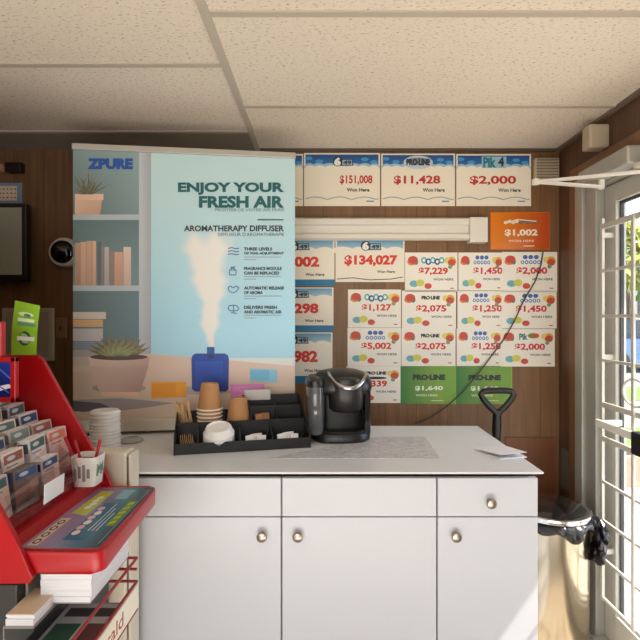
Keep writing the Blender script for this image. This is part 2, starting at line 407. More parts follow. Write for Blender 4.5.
# house across the street
hs = thing('house', 'pale grey house with dark windows across the street', 'house', (13.2,21,-0.1))
b = NB(); box(b, (10.6,21,-0.1), (17,26,3.0)); obj('wall', b, mat('pale_siding', S(196,198,202), 0.8), hs)
b = NB(); prism(b, [(10.3,20.7,3.0),(10.3,26.3,3.0),(10.3,23.5,4.3)], (7,0,0)); obj('roof', b, mat('grey_shingles', S(110,110,116), 0.9, var=0.15, scale=12), hs)
for x in (11.3, 13.1, 14.9):
    b = NB(); box(b, (x,20.95,1.3), (x+0.9,21.0,2.5), 0.02); wf = obj('window', b, M_whitepaint, hs)
    b = NB(); box(b, (x+0.08,20.93,1.38), (x+0.82,20.96,2.42)); obj('pane', b, mat('dark_pane', S(60,66,76), 0.15), wf)
# parked car
car = thing('car', 'blue car parked by the street seen through the door glass', 'car', (9.0,14,-0.1))
M_carb = mat('blue_car_paint', S(90,124,160), 0.25, coat=0.6); M_carg = mat('car_glass', S(40,48,56), 0.1)
b = NB(); loft(b, [[Vector((x,y,z)) for x, z in ((7.0,0.15),(11.0,0.15),(11.0,0.62),(10.6,0.78),(7.3,0.82),(7.0,0.6))] for y in (13.2,14.8)]); obj('body', b, M_carb, car)
b = NB(); loft(b, [[Vector((7.5,y0,0.8)),Vector((10.2,y0,0.78)),Vector((9.5,y1,1.3)),Vector((8.0,y1,1.3))] for y0, y1 in ((13.25,13.4),(14.75,14.6))]); obj('cabin', b, M_carg, car)
for x in (7.8, 10.2):
    for y in (13.18, 14.62):
        b = NB(); cyl(b, (x,y,0.2), (x,y+0.2,0.2), 0.3, seg=20); obj('wheel', b, M_black, car)
# trees behind the house
M_leaf = [mat('foliage_green', S(96,132,60), 0.8, var=0.4, scale=5), mat('foliage_yellow', S(168,176,80), 0.8, var=0.3, scale=5)]
M_bark = mat('bark', S(92,74,58), 0.9, var=0.2, scale=10)
def tree(x, y, h, r, k, label):
    t = thing('tree', label, 'tree', (x,y,-0.1), group=None)
    b = NB(); tube(b, [(x,y,-0.1),(x+0.1,y,h*0.3),(x,y,h*0.75)], [0.18,0.14,0.05], 8); obj('trunk', b, M_bark, t)
    b = NB(); rnd = random.Random(int(x*10))
    for i in range(420):
        a = rnd.uniform(0, 2*PI); ph = math.acos(rnd.uniform(-1, 1)); rr = r*rnd.uniform(0.55, 1.0)
        c = Vector((x+rr*math.sin(ph)*math.cos(a), y+rr*math.sin(ph)*math.sin(a), h-r*1.0+rr*1.1*math.cos(ph)))
        u = Vector((rnd.gauss(0,1), rnd.gauss(0,1), rnd.gauss(0,1))).normalized(); v = u.orthogonal().normalized(); s = rnd.uniform(0.14, 0.3)
        b.faces.new([b.verts.new(c+u*s), b.verts.new(c+v*s*0.6), b.verts.new(c-u*s), b.verts.new(c-v*s*0.6)])
    obj('crown', b, M_leaf[k], t)
tree(12.6, 18.4, 5.4, 1.9, 0, 'green leafy tree beside the house across the street')
tree(9.4, 15.6, 4.4, 1.1, 1, 'yellow-green tree nearest the street')

# ------------------------------------------------------------------ fixtures on the right wall
dc = thing('door_closer', 'grey door closer with folding arm above the glass door', 'door closer', (XR-0.06,2.05,1.95))
b = NB(); box(b, (XR-0.085,1.80,1.92), (XR-0.022,2.15,1.985), 0.008); obj('closer_body', b, M_alu, dc)
E = Vector((0.86,2.02,1.906))
b = NB()
for p in (Vector((XR-0.05,2.03,1.888)), Vector((XR-0.05,1.76,1.872))):
    dvec = (p-E).normalized(); s = dvec.cross(Vector((0,0,1))).normalized()*0.013
    prism(b, [E-s, E+s, p+s, p-s], (0,0,0.008))
cyl(b, E+Vector((0,0,-0.006)), E+Vector((0,0,0.014)), 0.016); cyl(b, (XR-0.05,2.03,1.884), (XR-0.05,2.03,1.93), 0.012); cyl(b, (XR-0.05,1.76,1.868), (XR-0.05,1.76,1.90), 0.010); box(b, (XR-0.07,1.73,1.895), (XR-0.019,1.79,1.91), 0.003)
obj('closer_arm', b, M_whitepaint, dc)
a0, a1 = W(591,123,1.98*1.0), W(611,146,1.98)
b = NB(); box(b, (XR-0.084,2.055,2.062), (XR,2.12,2.16), 0.008)
ms = obj('motion_sensor', b, M_ivory); tag(ms, 'beige plastic sensor box high on the side wall under the ceiling', 'sensor')
# ribbed door chime on the back wall beside the top posters
p0, p1 = W(535,158,2.47), W(559,181,2.47)
ch = thing('door_chime', 'cream ribbed chime box on the back wall by the corner', 'door chime', ((p0.x+p1.x)/2,YB,p1.z))
b = NB(); box(b, (p0.x,YB-0.035,p1.z), (p1.x,YB,p0.z), 0.004); obj('chime_body', b, M_ivory, ch)
b = NB()
for k in range(7):
    z = p1.z+0.012+k*0.0145; box(b, (p0.x+0.006,YB-0.041,z), (p1.x-0.006,YB-0.034,z+0.007), 0.002)
obj('chime_louvre', b, mat('tan_louvre', S(128,116,98), 0.55), ch)

# ------------------------------------------------------------------ winners' posters on the back wall
WALLD = 2.497
def wall_sheet(x0, y0, x1, y1, lay=0, col=S(238,230,214), tilt=0.0):
    yy = YB-0.003-lay*0.0016
    cx, cy = (x0+x1)/2, (y0+y1)/2
    def fn(x, y, h):
        dx, dy = x-cx, y-cy; c, s = math.cos(tilt), math.sin(tilt)
        x, y = cx+dx*c-dy*s, cy+dx*s+dy*c
        return Vector(((x-CX)*WALLD/F, yy-h, CH-(y-CY)*WALLD/F))
    p = Print(fn)
    c = bmesh.new(); q = [fn(x, y, 0) for x, y in ((x0,y0),(x1,y0),(x1,y1),(x0,y1))]
    loft(c, [q, [v+Vector((0,YB-yy-0.0004 if lay == 0 else 0.0012,0)) for v in q]])
    p.card = c; p.cc = col; p.box = (x0,y0,x1,y1)
    return p
NAVY, BLUE, SKYB = S(22,70,130), S(36,112,176), S(120,180,215)
REDT, DARK, WHITE = S(206,36,34), S(40,44,50), S(240,238,232)
def u_(p, fx, fy): x0,y0,x1,y1 = p.box; return x0+(x1-x0)*fx, y0+(y1-y0)*fy
def ft(p, s, fx0, fy0, fx1, fy1, col, bold=0.02):
    a = u_(p, fx0, fy0); c = u_(p, fx1, fy1); p.text(s, a[0], a[1], c[0], c[1], col, bold)
def fe(p, fx, fy, rx, ry, col):
    a = u_(p, fx, fy); x0,y0,x1,y1 = p.box; p.ell(a[0], a[1], rx*(x1-x0), ry*(y1-y0), col)
def logo649(p, fx, fy, s):
    a = u_(p, fx, fy); x, y = a; y += 0.6
    p.up(); p.ell(x-4.5*s, y, 5.2*s, 5.2*s, DARK); p.poly([(x-4*s,y-2.6*s),(x+11*s,y-2.6*s),(x+12*s,y+4.4*s),(x-3*s,y+4.6*s)], DARK)
    p.up(); p.poly([(x+0.6*s,y-1.8*s),(x+10.3*s,y-1.8*s),(x+11*s,y+3.6*s),(x+0.2*s,y+3.6*s)], S(150,180,200))
    p.up(); p.text('6', x-8.2*s, y-4.4*s, x-1.2*s, y+4.4*s, WHITE, 0.07); p.text('49', x+1.2*s, y-1.3*s, x+10.0*s, y+3.2*s, DARK, 0.05)
def prize(p, s, fx0, fy0, fx1, fy1, col, bold=0.035): p.up(); ft(p, s, fx0, fy0, fx1, fy1, col, bold)
def big_poster(box_, amount, logo, label, lay=0, ax=(0.47,0.74)):
    p = wall_sheet(*box_, lay=lay, col=S(238,229,210)); x0,y0,x1,y1 = box_
    a = u_(p, 0.02, 0.03); c = u_(p, 0.98, 0.25); p.grad(a[0], a[1], c[0], c[1], NAVY, BLUE)
    p.up()
    for fx, rx in ((0.07,0.07),(0.19,0.1),(0.34,0.12),(0.50,0.13),(0.66,0.1),(0.8,0.1),(0.93,0.07)): fe(p, fx, 0.275, rx, 0.085, S(150,190,215))
    p.up()
    for fx, rx in ((0.08,0.08),(0.21,0.09),(0.36,0.1),(0.50,0.1),(0.64,0.1),(0.78,0.09),(0.92,0.08)): fe(p, fx, 0.315, rx, 0.085, p.cc)
    p.up()
    for fx, fy in ((0.06,0.1),(0.2,0.16),(0.8,0.12),(0.92,0.17)): fe(p, fx, fy, 0.05, 0.035, S(70,150,205))
    if logo == '649': logo649(p, 0.5, 0.15, 0.95)
    elif logo == 'PRO-LINE':
        p.up(); fe(p, 0.5, 0.17, 0.2, 0.13, S(190,205,215)); p.up(); fe(p, 0.5, 0.15, 0.17, 0.07, S(120,130,140)); p.up(); ft(p, 'PRO\u00b7LINE', 0.34, 0.1, 0.66, 0.23, DARK, 0.06)
    elif logo == 'Pik4':
        p.up(); p.rect(*u_(p,0.34,0.05), *u_(p,0.67,0.27), S(150,190,210)); p.up(); ft(p, 'Pik', 0.36, 0.06, 0.53, 0.26, S(20,120,140), 0.05); ft(p, '4', 0.56, 0.06, 0.64, 0.24, DARK, 0.05)
    if amount:
        prize(p, amount, ax[0], 0.42, ax[1] + (0.10 if len(amount) > 7 else 0.06), 0.60, S(190,36,36), 0.03)
        p.up(); ft(p, 'Won Here', 0.56, 0.66, 0.86, 0.73, DARK, 0.03)
    p.up(); pts = []                                            # wavy cloud outline along the bottom
    for k in range(41):
        f = k/40; pts.append(u_(p, 0.02+0.96*f, 0.88-0.05*abs(math.sin(f*PI*3+0.3))))
    p.line(pts, 1.0, S(150,172,170)); p.up(); ft(p, '\u2014', 0.82, 0.90, 0.92, 0.92, BLUE, 0.02)
    o = p.build('poster', M_print, p.card, p.cc); return tag(o, label, 'poster', 'winners posters taped along the top of the wall')
big_poster((250,154,303,206), None, None, 'blue-topped white poster half hidden behind the tall banner')
big_poster((304,153,380,206), '$151,008', '649', 'top-row winners poster reading $151,008', ax=(0.47,0.80))
big_poster((381.3,153.5,455,206), '$11,428', 'PRO-LINE', 'top-row winners poster reading $11,428', ax=(0.17,0.74))
big_poster((456.3,154,531,206), '$2,000', 'Pik4', 'top-row winners poster reading $2,000', ax=(0.18,0.74))
def six49(box_, amount, label, ax, foot, full=False):
    p = wall_sheet(*box_); x0,y0,x1,y1 = box_
    a = u_(p, 0.02, 0.02); c = u_(p, 0.98, 0.2); p.grad(a[0], a[1], c[0], c[1], S(90,150,185), S(165,195,208))
    p.up()
    for fx, rx in ((0.1,0.16),(0.36,0.13),(0.62,0.13),(0.86,0.12)): fe(p, fx, 0.245, rx, 0.085, p.cc)
    logo649(p, 0.5, 0.125, 0.95)
    prize(p, amount, ax[0], 0.36, ax[1], 0.63, S(212,52,34), 0.05)
    p.up(); ft(p, 'Won Here', 0.60, 0.72, 0.86, 0.785, DARK, 0.03)
    if foot:
        a = u_(p, 0, 0.86); p.rect(x0, a[1], x1, y1, S(24,116,160))
    else:
        p.up(); p.line([u_(p,0.02,0.93), u_(p,0.25,0.90), u_(p,0.5,0.95), u_(p,0.8,0.93), u_(p,0.98,0.88)], 0.8, DARK)
    o = p.build('poster', M_print, p.card, p.cc); return tag(o, label, 'poster', 'winners posters with grey clouded tops')
six49((262,239.5,334.5,286), '$6,002', 'white poster ending in 002 in red beside the banner edge', (0.17,0.79), True)
six49((262,287.5,333.5,331.5), '$1,298', 'white poster ending in 298 in red beside the banner edge', (0.17,0.79), True)
six49((262,338-5.5,332.5,383), '$2,982', 'white poster ending in 982 in red beside the banner edge', (0.17,0.79), True)
six49((335.5,240,404.5,282), '$134,027', 'clouded white poster reading $134,027 under the white rail', (0.13,0.90), False)
def small_poster(box_, amount, logo, label, lay=0, red=REDT, ax=(0.26,0.82)):
    p = wall_sheet(*box_, lay=lay, col=S(238,233,222)); O, R, G, Yl, B = S(222,136,70), S(200,76,62), S(120,158,104), S(206,202,84), S(108,172,184)
    fe(p, 0.13, 0.25, 0.09, 0.08, O); fe(p, 0.89, 0.22, 0.085, 0.11, S(220,170,50)); fe(p, 0.21, 0.24, 0.04, 0.08, S(90,120,110)); fe(p, 0.80, 0.20, 0.05, 0.08, S(224,206,110))
    p.up(); fe(p, 0.15, 0.19, 0.095, 0.10, R); fe(p, 0.89, 0.26, 0.075, 0.09, R); fe(p, 0.86, 0.37, 0.04, 0.05, G)
    fe(p, 0.17, 0.80, 0.085, 0.085, B); fe(p, 0.44, 0.86, 0.07, 0.075, R); p.up(); fe(p, 0.29, 0.78, 0.08, 0.09, Yl)
    p.up()
    if logo == 'PRO-LINE': ft(p, 'PRO\u00b7LINE', 0.36, 0.14, 0.70, 0.24, DARK, 0.07)
    elif logo == 'bubble':
        for k in range(5): fe(p, 0.36+k*0.085, 0.20+0.035*(k % 2), 0.055, 0.085, NAVY if k % 2 else S(70,170,190))
        p.up()
        for k in range(5): fe(p, 0.36+k*0.085, 0.20+0.035*(k % 2), 0.026, 0.045, WHITE)
    elif logo == 'blue':
        for k in range(3): fe(p, 0.42+k*0.10, 0.13, 0.045, 0.055, S(60,104,176))
        for k in range(5): fe(p, 0.37+k*0.075, 0.26, 0.034, 0.05, S(90,110,190) if k % 2 else S(60,140,190))
        p.up()
        for k in range(5): fe(p, 0.37+k*0.075, 0.26, 0.014, 0.025, WHITE)
    elif logo == 'Pik4':
        ft(p, 'Pik', 0.34, 0.12, 0.50, 0.29, S(30,120,130), 0.05); fe(p, 0.6, 0.18, 0.1, 0.07, S(120,130,60)); fe(p, 0.66, 0.18, 0.05, 0.06, R)
    elif logo == 'PRO2':
        ft(p, 'PRO\u00b7LINE', 0.36, 0.14, 0.74, 0.23, DARK, 0.07); fe(p, 0.55, 0.32, 0.2, 0.035, DARK)
    prize(p, amount, ax[0], 0.385, ax[1], 0.585, red, 0.035)
    p.up(); ft(p, 'WON HERE', 0.54, 0.66, 0.92, 0.72, DARK, 0.02)
    ft(p, '\u2014', 0.86, 0.905, 0.93, 0.93, S(170,60,60), 0.02)
    o = p.build('poster', M_print, p.card, p.cc)
    return tag(o, label, 'poster', 'small winners posters in the bubble-bordered grid')
R2 = S(204,36,62)
small_poster((405,252.5,457.5,291.5), '$7,229', 'bubble', 'small winners poster reading $7,229 in the top row')
small_poster((458.5,252.5,503.5,291), '$1,450', 'blue', 'small winners poster reading $1,450 right of the $7,229 one', 0, R2, (0.33,0.98))
small_poster((502,252,557,291.5), '$2,000', 'blue', 'small $2,000 poster directly under the orange poster', 1, R2)
small_poster((348,289.5,401,327.5), '$1,127', 'bubble', 'small winners poster reading $1,127', 0)
small_poster((402,290.5,456,328.5), '$2,075', 'PRO-LINE', 'upper of the two $2,075 posters, right of $1,127', 0)
small_poster((457.5,290.5,503,328.5), '$1,250', 'blue', 'upper of the two $1,250 posters', 0, R2, (0.33,0.98))
small_poster((501.5,291,556.5,328.5), '$1,450', 'blue', 'small winners poster reading $1,450 at the right edge, second row', 1, R2)
small_poster((347.5,327.8,401,366), '$5,002', 'blue', 'small winners poster reading $5,002', 1)
small_poster((401.5,328.5,455.5,366), '$2,075', 'PRO-LINE', 'lower of the two $2,075 posters, above a green poster', 1)
small_poster((456.5,328.5,502,366), '$1,250', 'blue', 'lower of the two $1,250 posters, above a green poster', 1, R2, (0.33,0.98))
small_poster((500.5,329,554.5,366.5), '$2,000', 'Pik4', 'small $2,000 poster at the bottom right of the white grid', 2, R2)
small_poster((346.5,366.2,400.5,403), '$1,339', 'PRO2', 'white poster ending in 39 half hidden by the coffee maker', 0, REDT, (0.2,0.75))
def green_poster(box_, label, lay):
    p = wall_sheet(*box_, lay=lay, col=S(84,140,62)); x0,y0,x1,y1 = box_
    p.grad(x0, y0, x1, y1, S(52,120,58), S(150,180,70), True)
    p.up(); p.poly([u_(p,0.55,0), u_(p,0.98,0), u_(p,0.98,1), u_(p,0.8,1)], S(120,165,66))
    p.up(); ft(p, 'PRO\u00b7LINE', 0.22, 0.22, 0.80, 0.37, DARK, 0.07)
    p.up(); ft(p, '$1,640', 0.26, 0.52, 0.76, 0.66, S(232,238,220), 0.04)
    p.up(); ft(p, 'WON HERE', 0.27, 0.74, 0.66, 0.80, S(220,232,200), 0.02); ft(p, '\u2014', 0.55, 0.90, 0.76, 0.92, S(200,220,180), 0.02)
    o = p.build('poster', M_print, p.card, p.cc); return tag(o, label, 'poster', 'two green winners posters')
green_poster((400.5,366,456.5,404), 'left green poster reading $1,640, beside the white 39 poster', 0)
green_poster((456,366.5,512,404), 'right green poster reading $1,640 behind the shovel handle', 1)
p = wall_sheet(490.5,212,549.5,249.5, lay=0, col=S(214,110,30)); x0,y0,x1,y1 = p.box
p.grad(x0+0.6, y0+0.6, x1-0.6, y1-0.6, S(226,128,20), S(190,76,40), True)
p.up()
for k in range(9): fe(p, 0.26+k*0.062, 0.28-0.03*(k % 2), 0.035, 0.045, S(240,220,190) if k < 4 else S(120,110,100))
p.up(); p.line([u_(p,0.24,0.31),u_(p,0.45,0.20),u_(p,0.78,0.25)], 1.0, S(240,226,200))
p.up(); ft(p, '$1,002', 0.24, 0.46, 0.80, 0.66, S(244,232,206), 0.04)
p.up(); ft(p, 'WON HERE', 0.30, 0.74, 0.74, 0.80, S(240,214,180), 0.02); ft(p, '\u2014', 0.56, 0.89, 0.74, 0.92, S(240,214,180), 0.02)
tag(p.build('poster', M_printgloss, p.card, p.cc), 'orange poster reading $1,002 at the end of the white rail', 'poster')

# white rail (blind headrail) across the wall
r0, r1 = W(280,217,2.455), W(472,239.5,2.455)
rl = thing('wall_rail', 'long white ridged rail mounted across the panelled wall', 'rail', (0.3,YB,r1.z))
b = NB(); pr = [(0,0),(0.03,0),(0.045,0.008),(0.045,0.026),(0.030,0.030),(0.030,0.070),(0.045,0.075),(0.045,0.101),(0.03,0.110),(0,0.110)]
prism(b, [(r0.x,YB-a_,r1.z+c_) for a_, c_ in pr], (r1.x-r0.x,0,0)); obj('rail_body', b, M_whitepaint, rl)
e0, e1 = W(470,217,2.445), W(488,242,2.445)
b = NB(); box(b, (e0.x,YB-0.055,e1.z), (e1.x,YB,e0.z), 0.003); obj('end_cap', b, M_whitepaint, rl)
# hanging cable
b = NB(); pts = [W(543,252,2.484), W(541,265,2.484), W(535,282,2.484), W(524,300,2.484), W(515,320,2.484), W(505,338,2.484), W(490,358,2.484), W(478,374,2.484), W(463,392,2.484), W(445,408,2.486), W(430,418,2.486), W(415,424,2.49)]
tube(b, pts, 0.0032, 6); tag(obj('cable', b, M_cable, smooth=True), 'thin grey cable hanging diagonally across the white posters', 'cable')

# ------------------------------------------------------------------ left part of the back wall
m0, m1 = W(-48,203.5,2.42), W(26,281,2.42)
mo = thing('monitor', 'grey flat screen with black frame mounted on the panelled wall', 'monitor', ((m0.x+m1.x)/2,2.44,m1.z))
b = NB(); box(b, (m0.x,2.42,m1.z), (m1.x,2.46,m0.z), 0.004); fr = obj('screen_frame', b, M_black, mo)
b = NB(); box(b, (m0.x+0.018,2.417,m1.z+0.03), (m1.x-0.02,2.4215,m0.z-0.02)); obj('screen', b, M_screen, fr)
b = NB(); box(b, ((m0.x+m1.x)/2-0.06,2.455,m1.z+0.12), ((m0.x+m1.x)/2+0.06,YB,m1.z+0.25), 0.004); obj('wall_mount', b, M_black, mo)
p = wall_sheet(-22,183,22,203, col=S(128,156,186)); p.rect(-16,186,17,200.5,S(230,214,190)); p.up()
for i in range(8):
    for j in range(3): p.ell(-12+i*3.9, 189+j*4.3, 1.2, 0.8, [S(200,110,70), S(120,110,90), S(170,130,100)][(i+j) % 3], 10)
tag(p.build('wall_card', M_print, p.card, p.cc), 'blue-bordered card with rows of dots above the wall screen', 'card')
a0, a1 = W(7,163,2.48), W(23,173,2.48)
b = NB(); box(b, (a0.x,YB-0.04,a1.z), (a1.x,YB,a0.z), 0.006); tag(obj('junction_box', b, M_black), 'small black box high on the left of the back wall', 'box')
c = W(63,252,2.46); dm = thing('dome_camera', 'round black dome camera in a white ring on the wall', 'security camera', (c.x,YB,c.z-0.075))
Mx = Matrix.Translation((c.x,YB,c.z)) @ Matrix.Rotation(PI/2, 4, 'X')
b = NB(); lathe(b, [(0.072,0.0),(0.074,0.03),(0.068,0.044),(0.058,0.046)], 36, M=Mx); obj('housing_ring', b, M_whitepaint, dm, smooth=True)
b = NB(); lathe(b, [(0.057,0.044)]+[(0.057*math.cos(t*PI/20), 0.046+0.035*math.sin(t*PI/20)) for t in range(0, 10)], 32, M=Mx); obj('dome', b, M_blackgloss, dm, smooth=True)
p0, p1 = W(2,308,2.485), W(53.5,361,2.485)
fp = thing('picture_frame', 'beige framed panel on the wall behind the red stand', 'frame', ((p0.x+p1.x)/2,YB,p1.z))
b = NB(); box(b, (p0.x,YB-0.018,p1.z), (p1.x,YB,p0.z), 0.004); obj('frame', b, mat('beige_frame', S(190,178,160), 0.6), fp)
b = NB(); box(b, (p0.x+0.02,YB-0.0195,p1.z+0.02), (p1.x-0.02,YB-0.017,p0.z-0.02)); obj('panel', b, mat('greige_panel', S(170,158,142), 0.7, var=0.05), fp)
p0, p1 = W(55.5,318,2.49), W(66,338,2.49)
sw = thing('light_switch', 'brown switch plate on the wall right of the framed panel', 'switch', ((p0.x+p1.x)/2,YB,p1.z))
b = NB(); box(b, (p0.x,YB-0.008,p1.z), (p1.x,YB,p0.z), 0.002); obj('plate', b, mat('brown_plate', S(150,116,84), 0.5), sw)
b = NB(); box(b, ((p0.x+p1.x)/2-0.006,YB-0.016,(p0.z+p1.z)/2-0.012), ((p0.x+p1.x)/2+0.006,YB-0.007,(p0.z+p1.z)/2+0.012), 0.002); obj('toggle', b, mat('brown_toggle', S(84,60,42), 0.5), sw)

# ------------------------------------------------------------------ counter: worktop and three cabinet units
ZT, YC0, YC1 = 0.911, 1.458, 2.085
b = NB(); box(b, (-1.06,YC0,ZT-0.007), (0.645,YC1,ZT), 0.003); tag(obj('worktop', b, M_top), 'long white laminate worktop across the three cabinets', 'worktop')
YD = 1.478
def knob(x, z, parent):
    b = NB(); Mk = Matrix.Translation((x,YD,z)) @ Matrix.Rotation(PI/2, 4, 'X')
    lathe(b, [(0.009,-0.001),(0.0065,0.004),(0.0055,0.010),(0.009,0.013),(0.0145,0.017),(0.0155,0.021),(0.013,0.026),(0.006,0.0285),(0.001,0.029)], 24, M=Mk)
    obj('knob', b, M_nickel, parent, smooth=True)
def cabinet(x0, x1, label, doors, drawer_knob):
    t = thing('base_cabinet', label, 'cabinet', ((x0+x1)/2,1.78,0), group='white base cabinets under the worktop')
    b = NB(); box(b, (x0+0.001,YD+0.02,0.08), (x1-0.001,YC1-0.02,0.882)); box(b, (x0+0.001,YD+0.16,0.882), (x1-0.001,YC1-0.02,ZT-0.007)); box(b, (x0+0.02,YD+0.08,0), (x1-0.02,YC1-0.03,0.08)); obj('body', b, M_cab, t)
    b = NB(); box(b, (x0+0.003,YD+0.145,0.882), (x1-0.003,YD+0.16,ZT-0.0075)); box(b, (x0+0.001,YD+0.03,0.8815), (x1-0.001,YD+0.15,0.8835)); obj('top_rail', b, M_gapshade, t)  # dark rail and sheet carry the painted gap shade
    g = 0.0022
    b = NB(); box(b, (x0+g,YD,0.7735), (x1-g,YD+0.0185,0.8865), 0.0015); dr = obj('drawer', b, M_cab, t)
    if drawer_knob: knob(drawer_knob[0], drawer_knob[1], dr)
    for d0, d1, kx, kz in doors:
        b = NB(); box(b, (d0+g,YD,0.10), (d1-g,YD+0.0185,0.7705), 0.0015); dd = obj('door', b, M_cab, t); knob(kx, kz, dd)
    return t
s = YD/F
kz = CH-(534.5-CY)*s
xa, xb, xc = (281.5-CX)*s, (437-CX)*s, (538.5-CX)*s
cabinet(-1.04, xa, 'left cabinet with its knob at the door right edge, beside the red stand', [(-0.58,xa,(262.5-CX)*s,kz),(-1.04,-0.58,-0.64,kz)], None)
cabinet(xa, xb, 'middle cabinet below the coffee maker, knob at the door left edge', [(xa,xb,(298-CX)*s,kz)], None)
cabinet(xb, xc, 'narrow right cabinet with a knobbed drawer beside the bin', [(xb,xc,(455-CX)*s,kz)], ((489.5-CX)*s, CH-(501.5-CY)*s))
# marble mat
def cpt(x, y):                                       # a point of the worktop surface
    d = (CH-ZT)*F/(y-CY); return ((x-CX)*d/F, d)
q = [cpt(*c) for c in ((378,437),(425,437),(440,458.5),(268,458.5))]
mm = bpy.data.materials.new('grey_marble_vinyl'); mm.use_nodes = True
n = mm.node_tree.nodes; l = mm.node_tree.links; pb_ = n['Principled BSDF']; tc = n.new('ShaderNodeTexCoord'); nz = n.new('ShaderNodeTexNoise')
mp_ = n.new('ShaderNodeMapping'); mp_.inputs['Scale'].default_value = (30,60,1); mp_.inputs['Rotation'].default_value = (0,0,0.5); l.new(tc.outputs['Object'], mp_.inputs[0])
nz.inputs['Scale'].default_value = 1.2; nz.inputs['Detail'].default_value = 8; nz.inputs['Roughness'].default_value = 0.7; nz.inputs['Distortion'].default_value = 1.5; l.new(mp_.outputs[0], nz.inputs['Vector'])
rp = n.new('ShaderNodeValToRGB'); rp.color_ramp.elements[0].position = 0.38; rp.color_ramp.elements[1].position = 0.6
rp.color_ramp.elements[0].color = S(168,168,171); rp.color_ramp.elements[1].color = S(222,222,223); l.new(nz.outputs['Fac'], rp.inputs[0]); l.new(rp.outputs[0], pb_.inputs['Base Color']); pb_.inputs['Roughness'].default_value = 0.4
b = NB(); prism(b, [(x,y,ZT) for x, y in q], (0,0,0.0012)); tag(obj('placemat', b, mm), 'grey marbled mat lying under the coffee maker', 'mat')
# folded paper near the right end
bk = thing('booklet', 'folded white paper lying at the right end of the worktop', 'paper', (0.57,1.66,ZT))
q = [cpt(*c) for c in ((473.5,449.5),(503,446),(527,457.5),(500,459.5))]
b = NB(); prism(b, [(x,y,ZT) for x, y in q], (0,0,0.002)); obj('back_page', b, M_paper, bk)
b = NB(); lo = [Vector((x,y,ZT+0.0022)) for x, y in q]; hi = [v.copy() for v in lo]; hi[2].z += 0.014; hi[3].z += 0.012
loft(b, [hi, [v+Vector((0,0,0.0012)) for v in hi]]); obj('front_page', b, M_paper, bk)
def bp(x, y):
    d = (CH-ZT-0.006)*F/(y-CY); return d

# ------------------------------------------------------------------ roll-up banner on the counter
BL, BR = Vector((-0.96,1.925)), Vector((-0.114,2.035)); BD = BR-BL; BN = Vector((BD.y,-BD.x)).normalized()
def bfn(x, y, h):
    a = (x-CX)/F; t = (a*BL.y-BL.x)/(BD.x-a*BD.y); Y = BL.y+t*BD.y
    return Vector((BL.x+t*BD.x+BN.x*h, Y+BN.y*h, CH-(y-CY)/F*Y))
ban = thing('rollup_banner', 'tall blue printed roll-up banner for an aroma diffuser on the counter', 'banner', ((BL.x+BR.x)/2,(BL.y+BR.y)/2,ZT))
def mixc(a, c, t): t = max(0, min(1, t)); return tuple(a[i]*(1-t)+c[i]*t for i in range(3))+(1,)
ZTOP, ZBOT = 2.020, 0.966
def top_y(x): Y = bfn(x, 300, 0).y; return CY-(ZTOP-CH)*F/Y
def bot_y(x): Y = bfn(x, 300, 0).y; return CY-(ZBOT-CH)*F/Y
P_ = Print(bfn, 0.00004)
SK1, SK2, SMK = S(186,216,220), S(164,212,234), S(232,228,224)
def skycol(x, y):
    c = mixc(SK1, SK2, (y-170)/150)
    if y > 349: return c
    w = max(1.8, 3.4+(347-y)*0.225+min(1,(350-y)/30)*(2.5*math.sin(y*0.16)+1.2*math.sin(y*0.41)))
    d = abs(x-(212-max(0, 347-y)*0.045+1.5*math.sin(y*0.09)))/w
    f = max(0, min(1, (1-d)*2.4))*max(0, min(1, (y-228)/16+0.25*math.sin(x*0.3)))
    return mixc(c, SMK, max(0, f)*0.9)
ys = [None]
NX, NY = 56, 96
xs = [151+(295-151)*i/NX for i in range(NX+1)]
def yy(x, j): return top_y(x)+(358-top_y(x))*j/NY
for i in range(NX):
    for j in range(NY):
        c = [(xs[i],yy(xs[i],j)),(xs[i+1],yy(xs[i+1],j)),(xs[i+1],yy(xs[i+1],j+1)),(xs[i],yy(xs[i],j+1))]
        P_.poly(c, None, 1, cols=[skycol(*q_) for q_ in c])
# bookshelf at the left of the picture
BK1, BK2, BRD = S(118,144,148), S(92,116,124), S(172,184,192)
P_.poly([(73,top_y(73)),(140,top_y(140)),(140,216),(73,216)], None, cols=[S(122,146,148), S(140,166,168), S(120,142,146), BK2])
P_.grad(73,216,140,288,S(92,116,122),S(112,136,142)); P_.grad(73,288,140,362,S(98,116,120),S(96,124,134),True)
P_.poly([(139,top_y(139)),(151,top_y(151)),(151,362),(139,362)], None, cols=[S(186,196,202), S(160,168,176), S(158,164,176), S(178,184,196)])
P_.up(); P_.rect(73,214.5,140,220,BRD); P_.rect(73,285.5,140,291,BRD)
P_.poly([(73,357),(151,354),(215,359),(295,366),(295,bot_y(295)),(73,bot_y(73))], None, cols=[S(206,184,168), S(214,188,172), S(222,196,184), S(220,196,184), S(206,186,170), S(196,176,154)])
P_.up(); P_.poly([(73,400),(120,398),(175,403),(151,407),(110,412),(73,408)], S(150,140,140)); P_.poly([(151,386),(215,387),(240,393),(151,396)], S(176,160,156))
P_.poly([(73,401),(100,403),(112,408),(84,412),(73,411)], S(84,80,86))
P_.poly([(73,420),(295,415),(295,bot_y(295)),(73,bot_y(73))], S(198,186,166))
P_.up()
for k in range(4): P_.line([(73,423+k*3.2),(295,417+k*3)], 0.7, S(168,156,138))
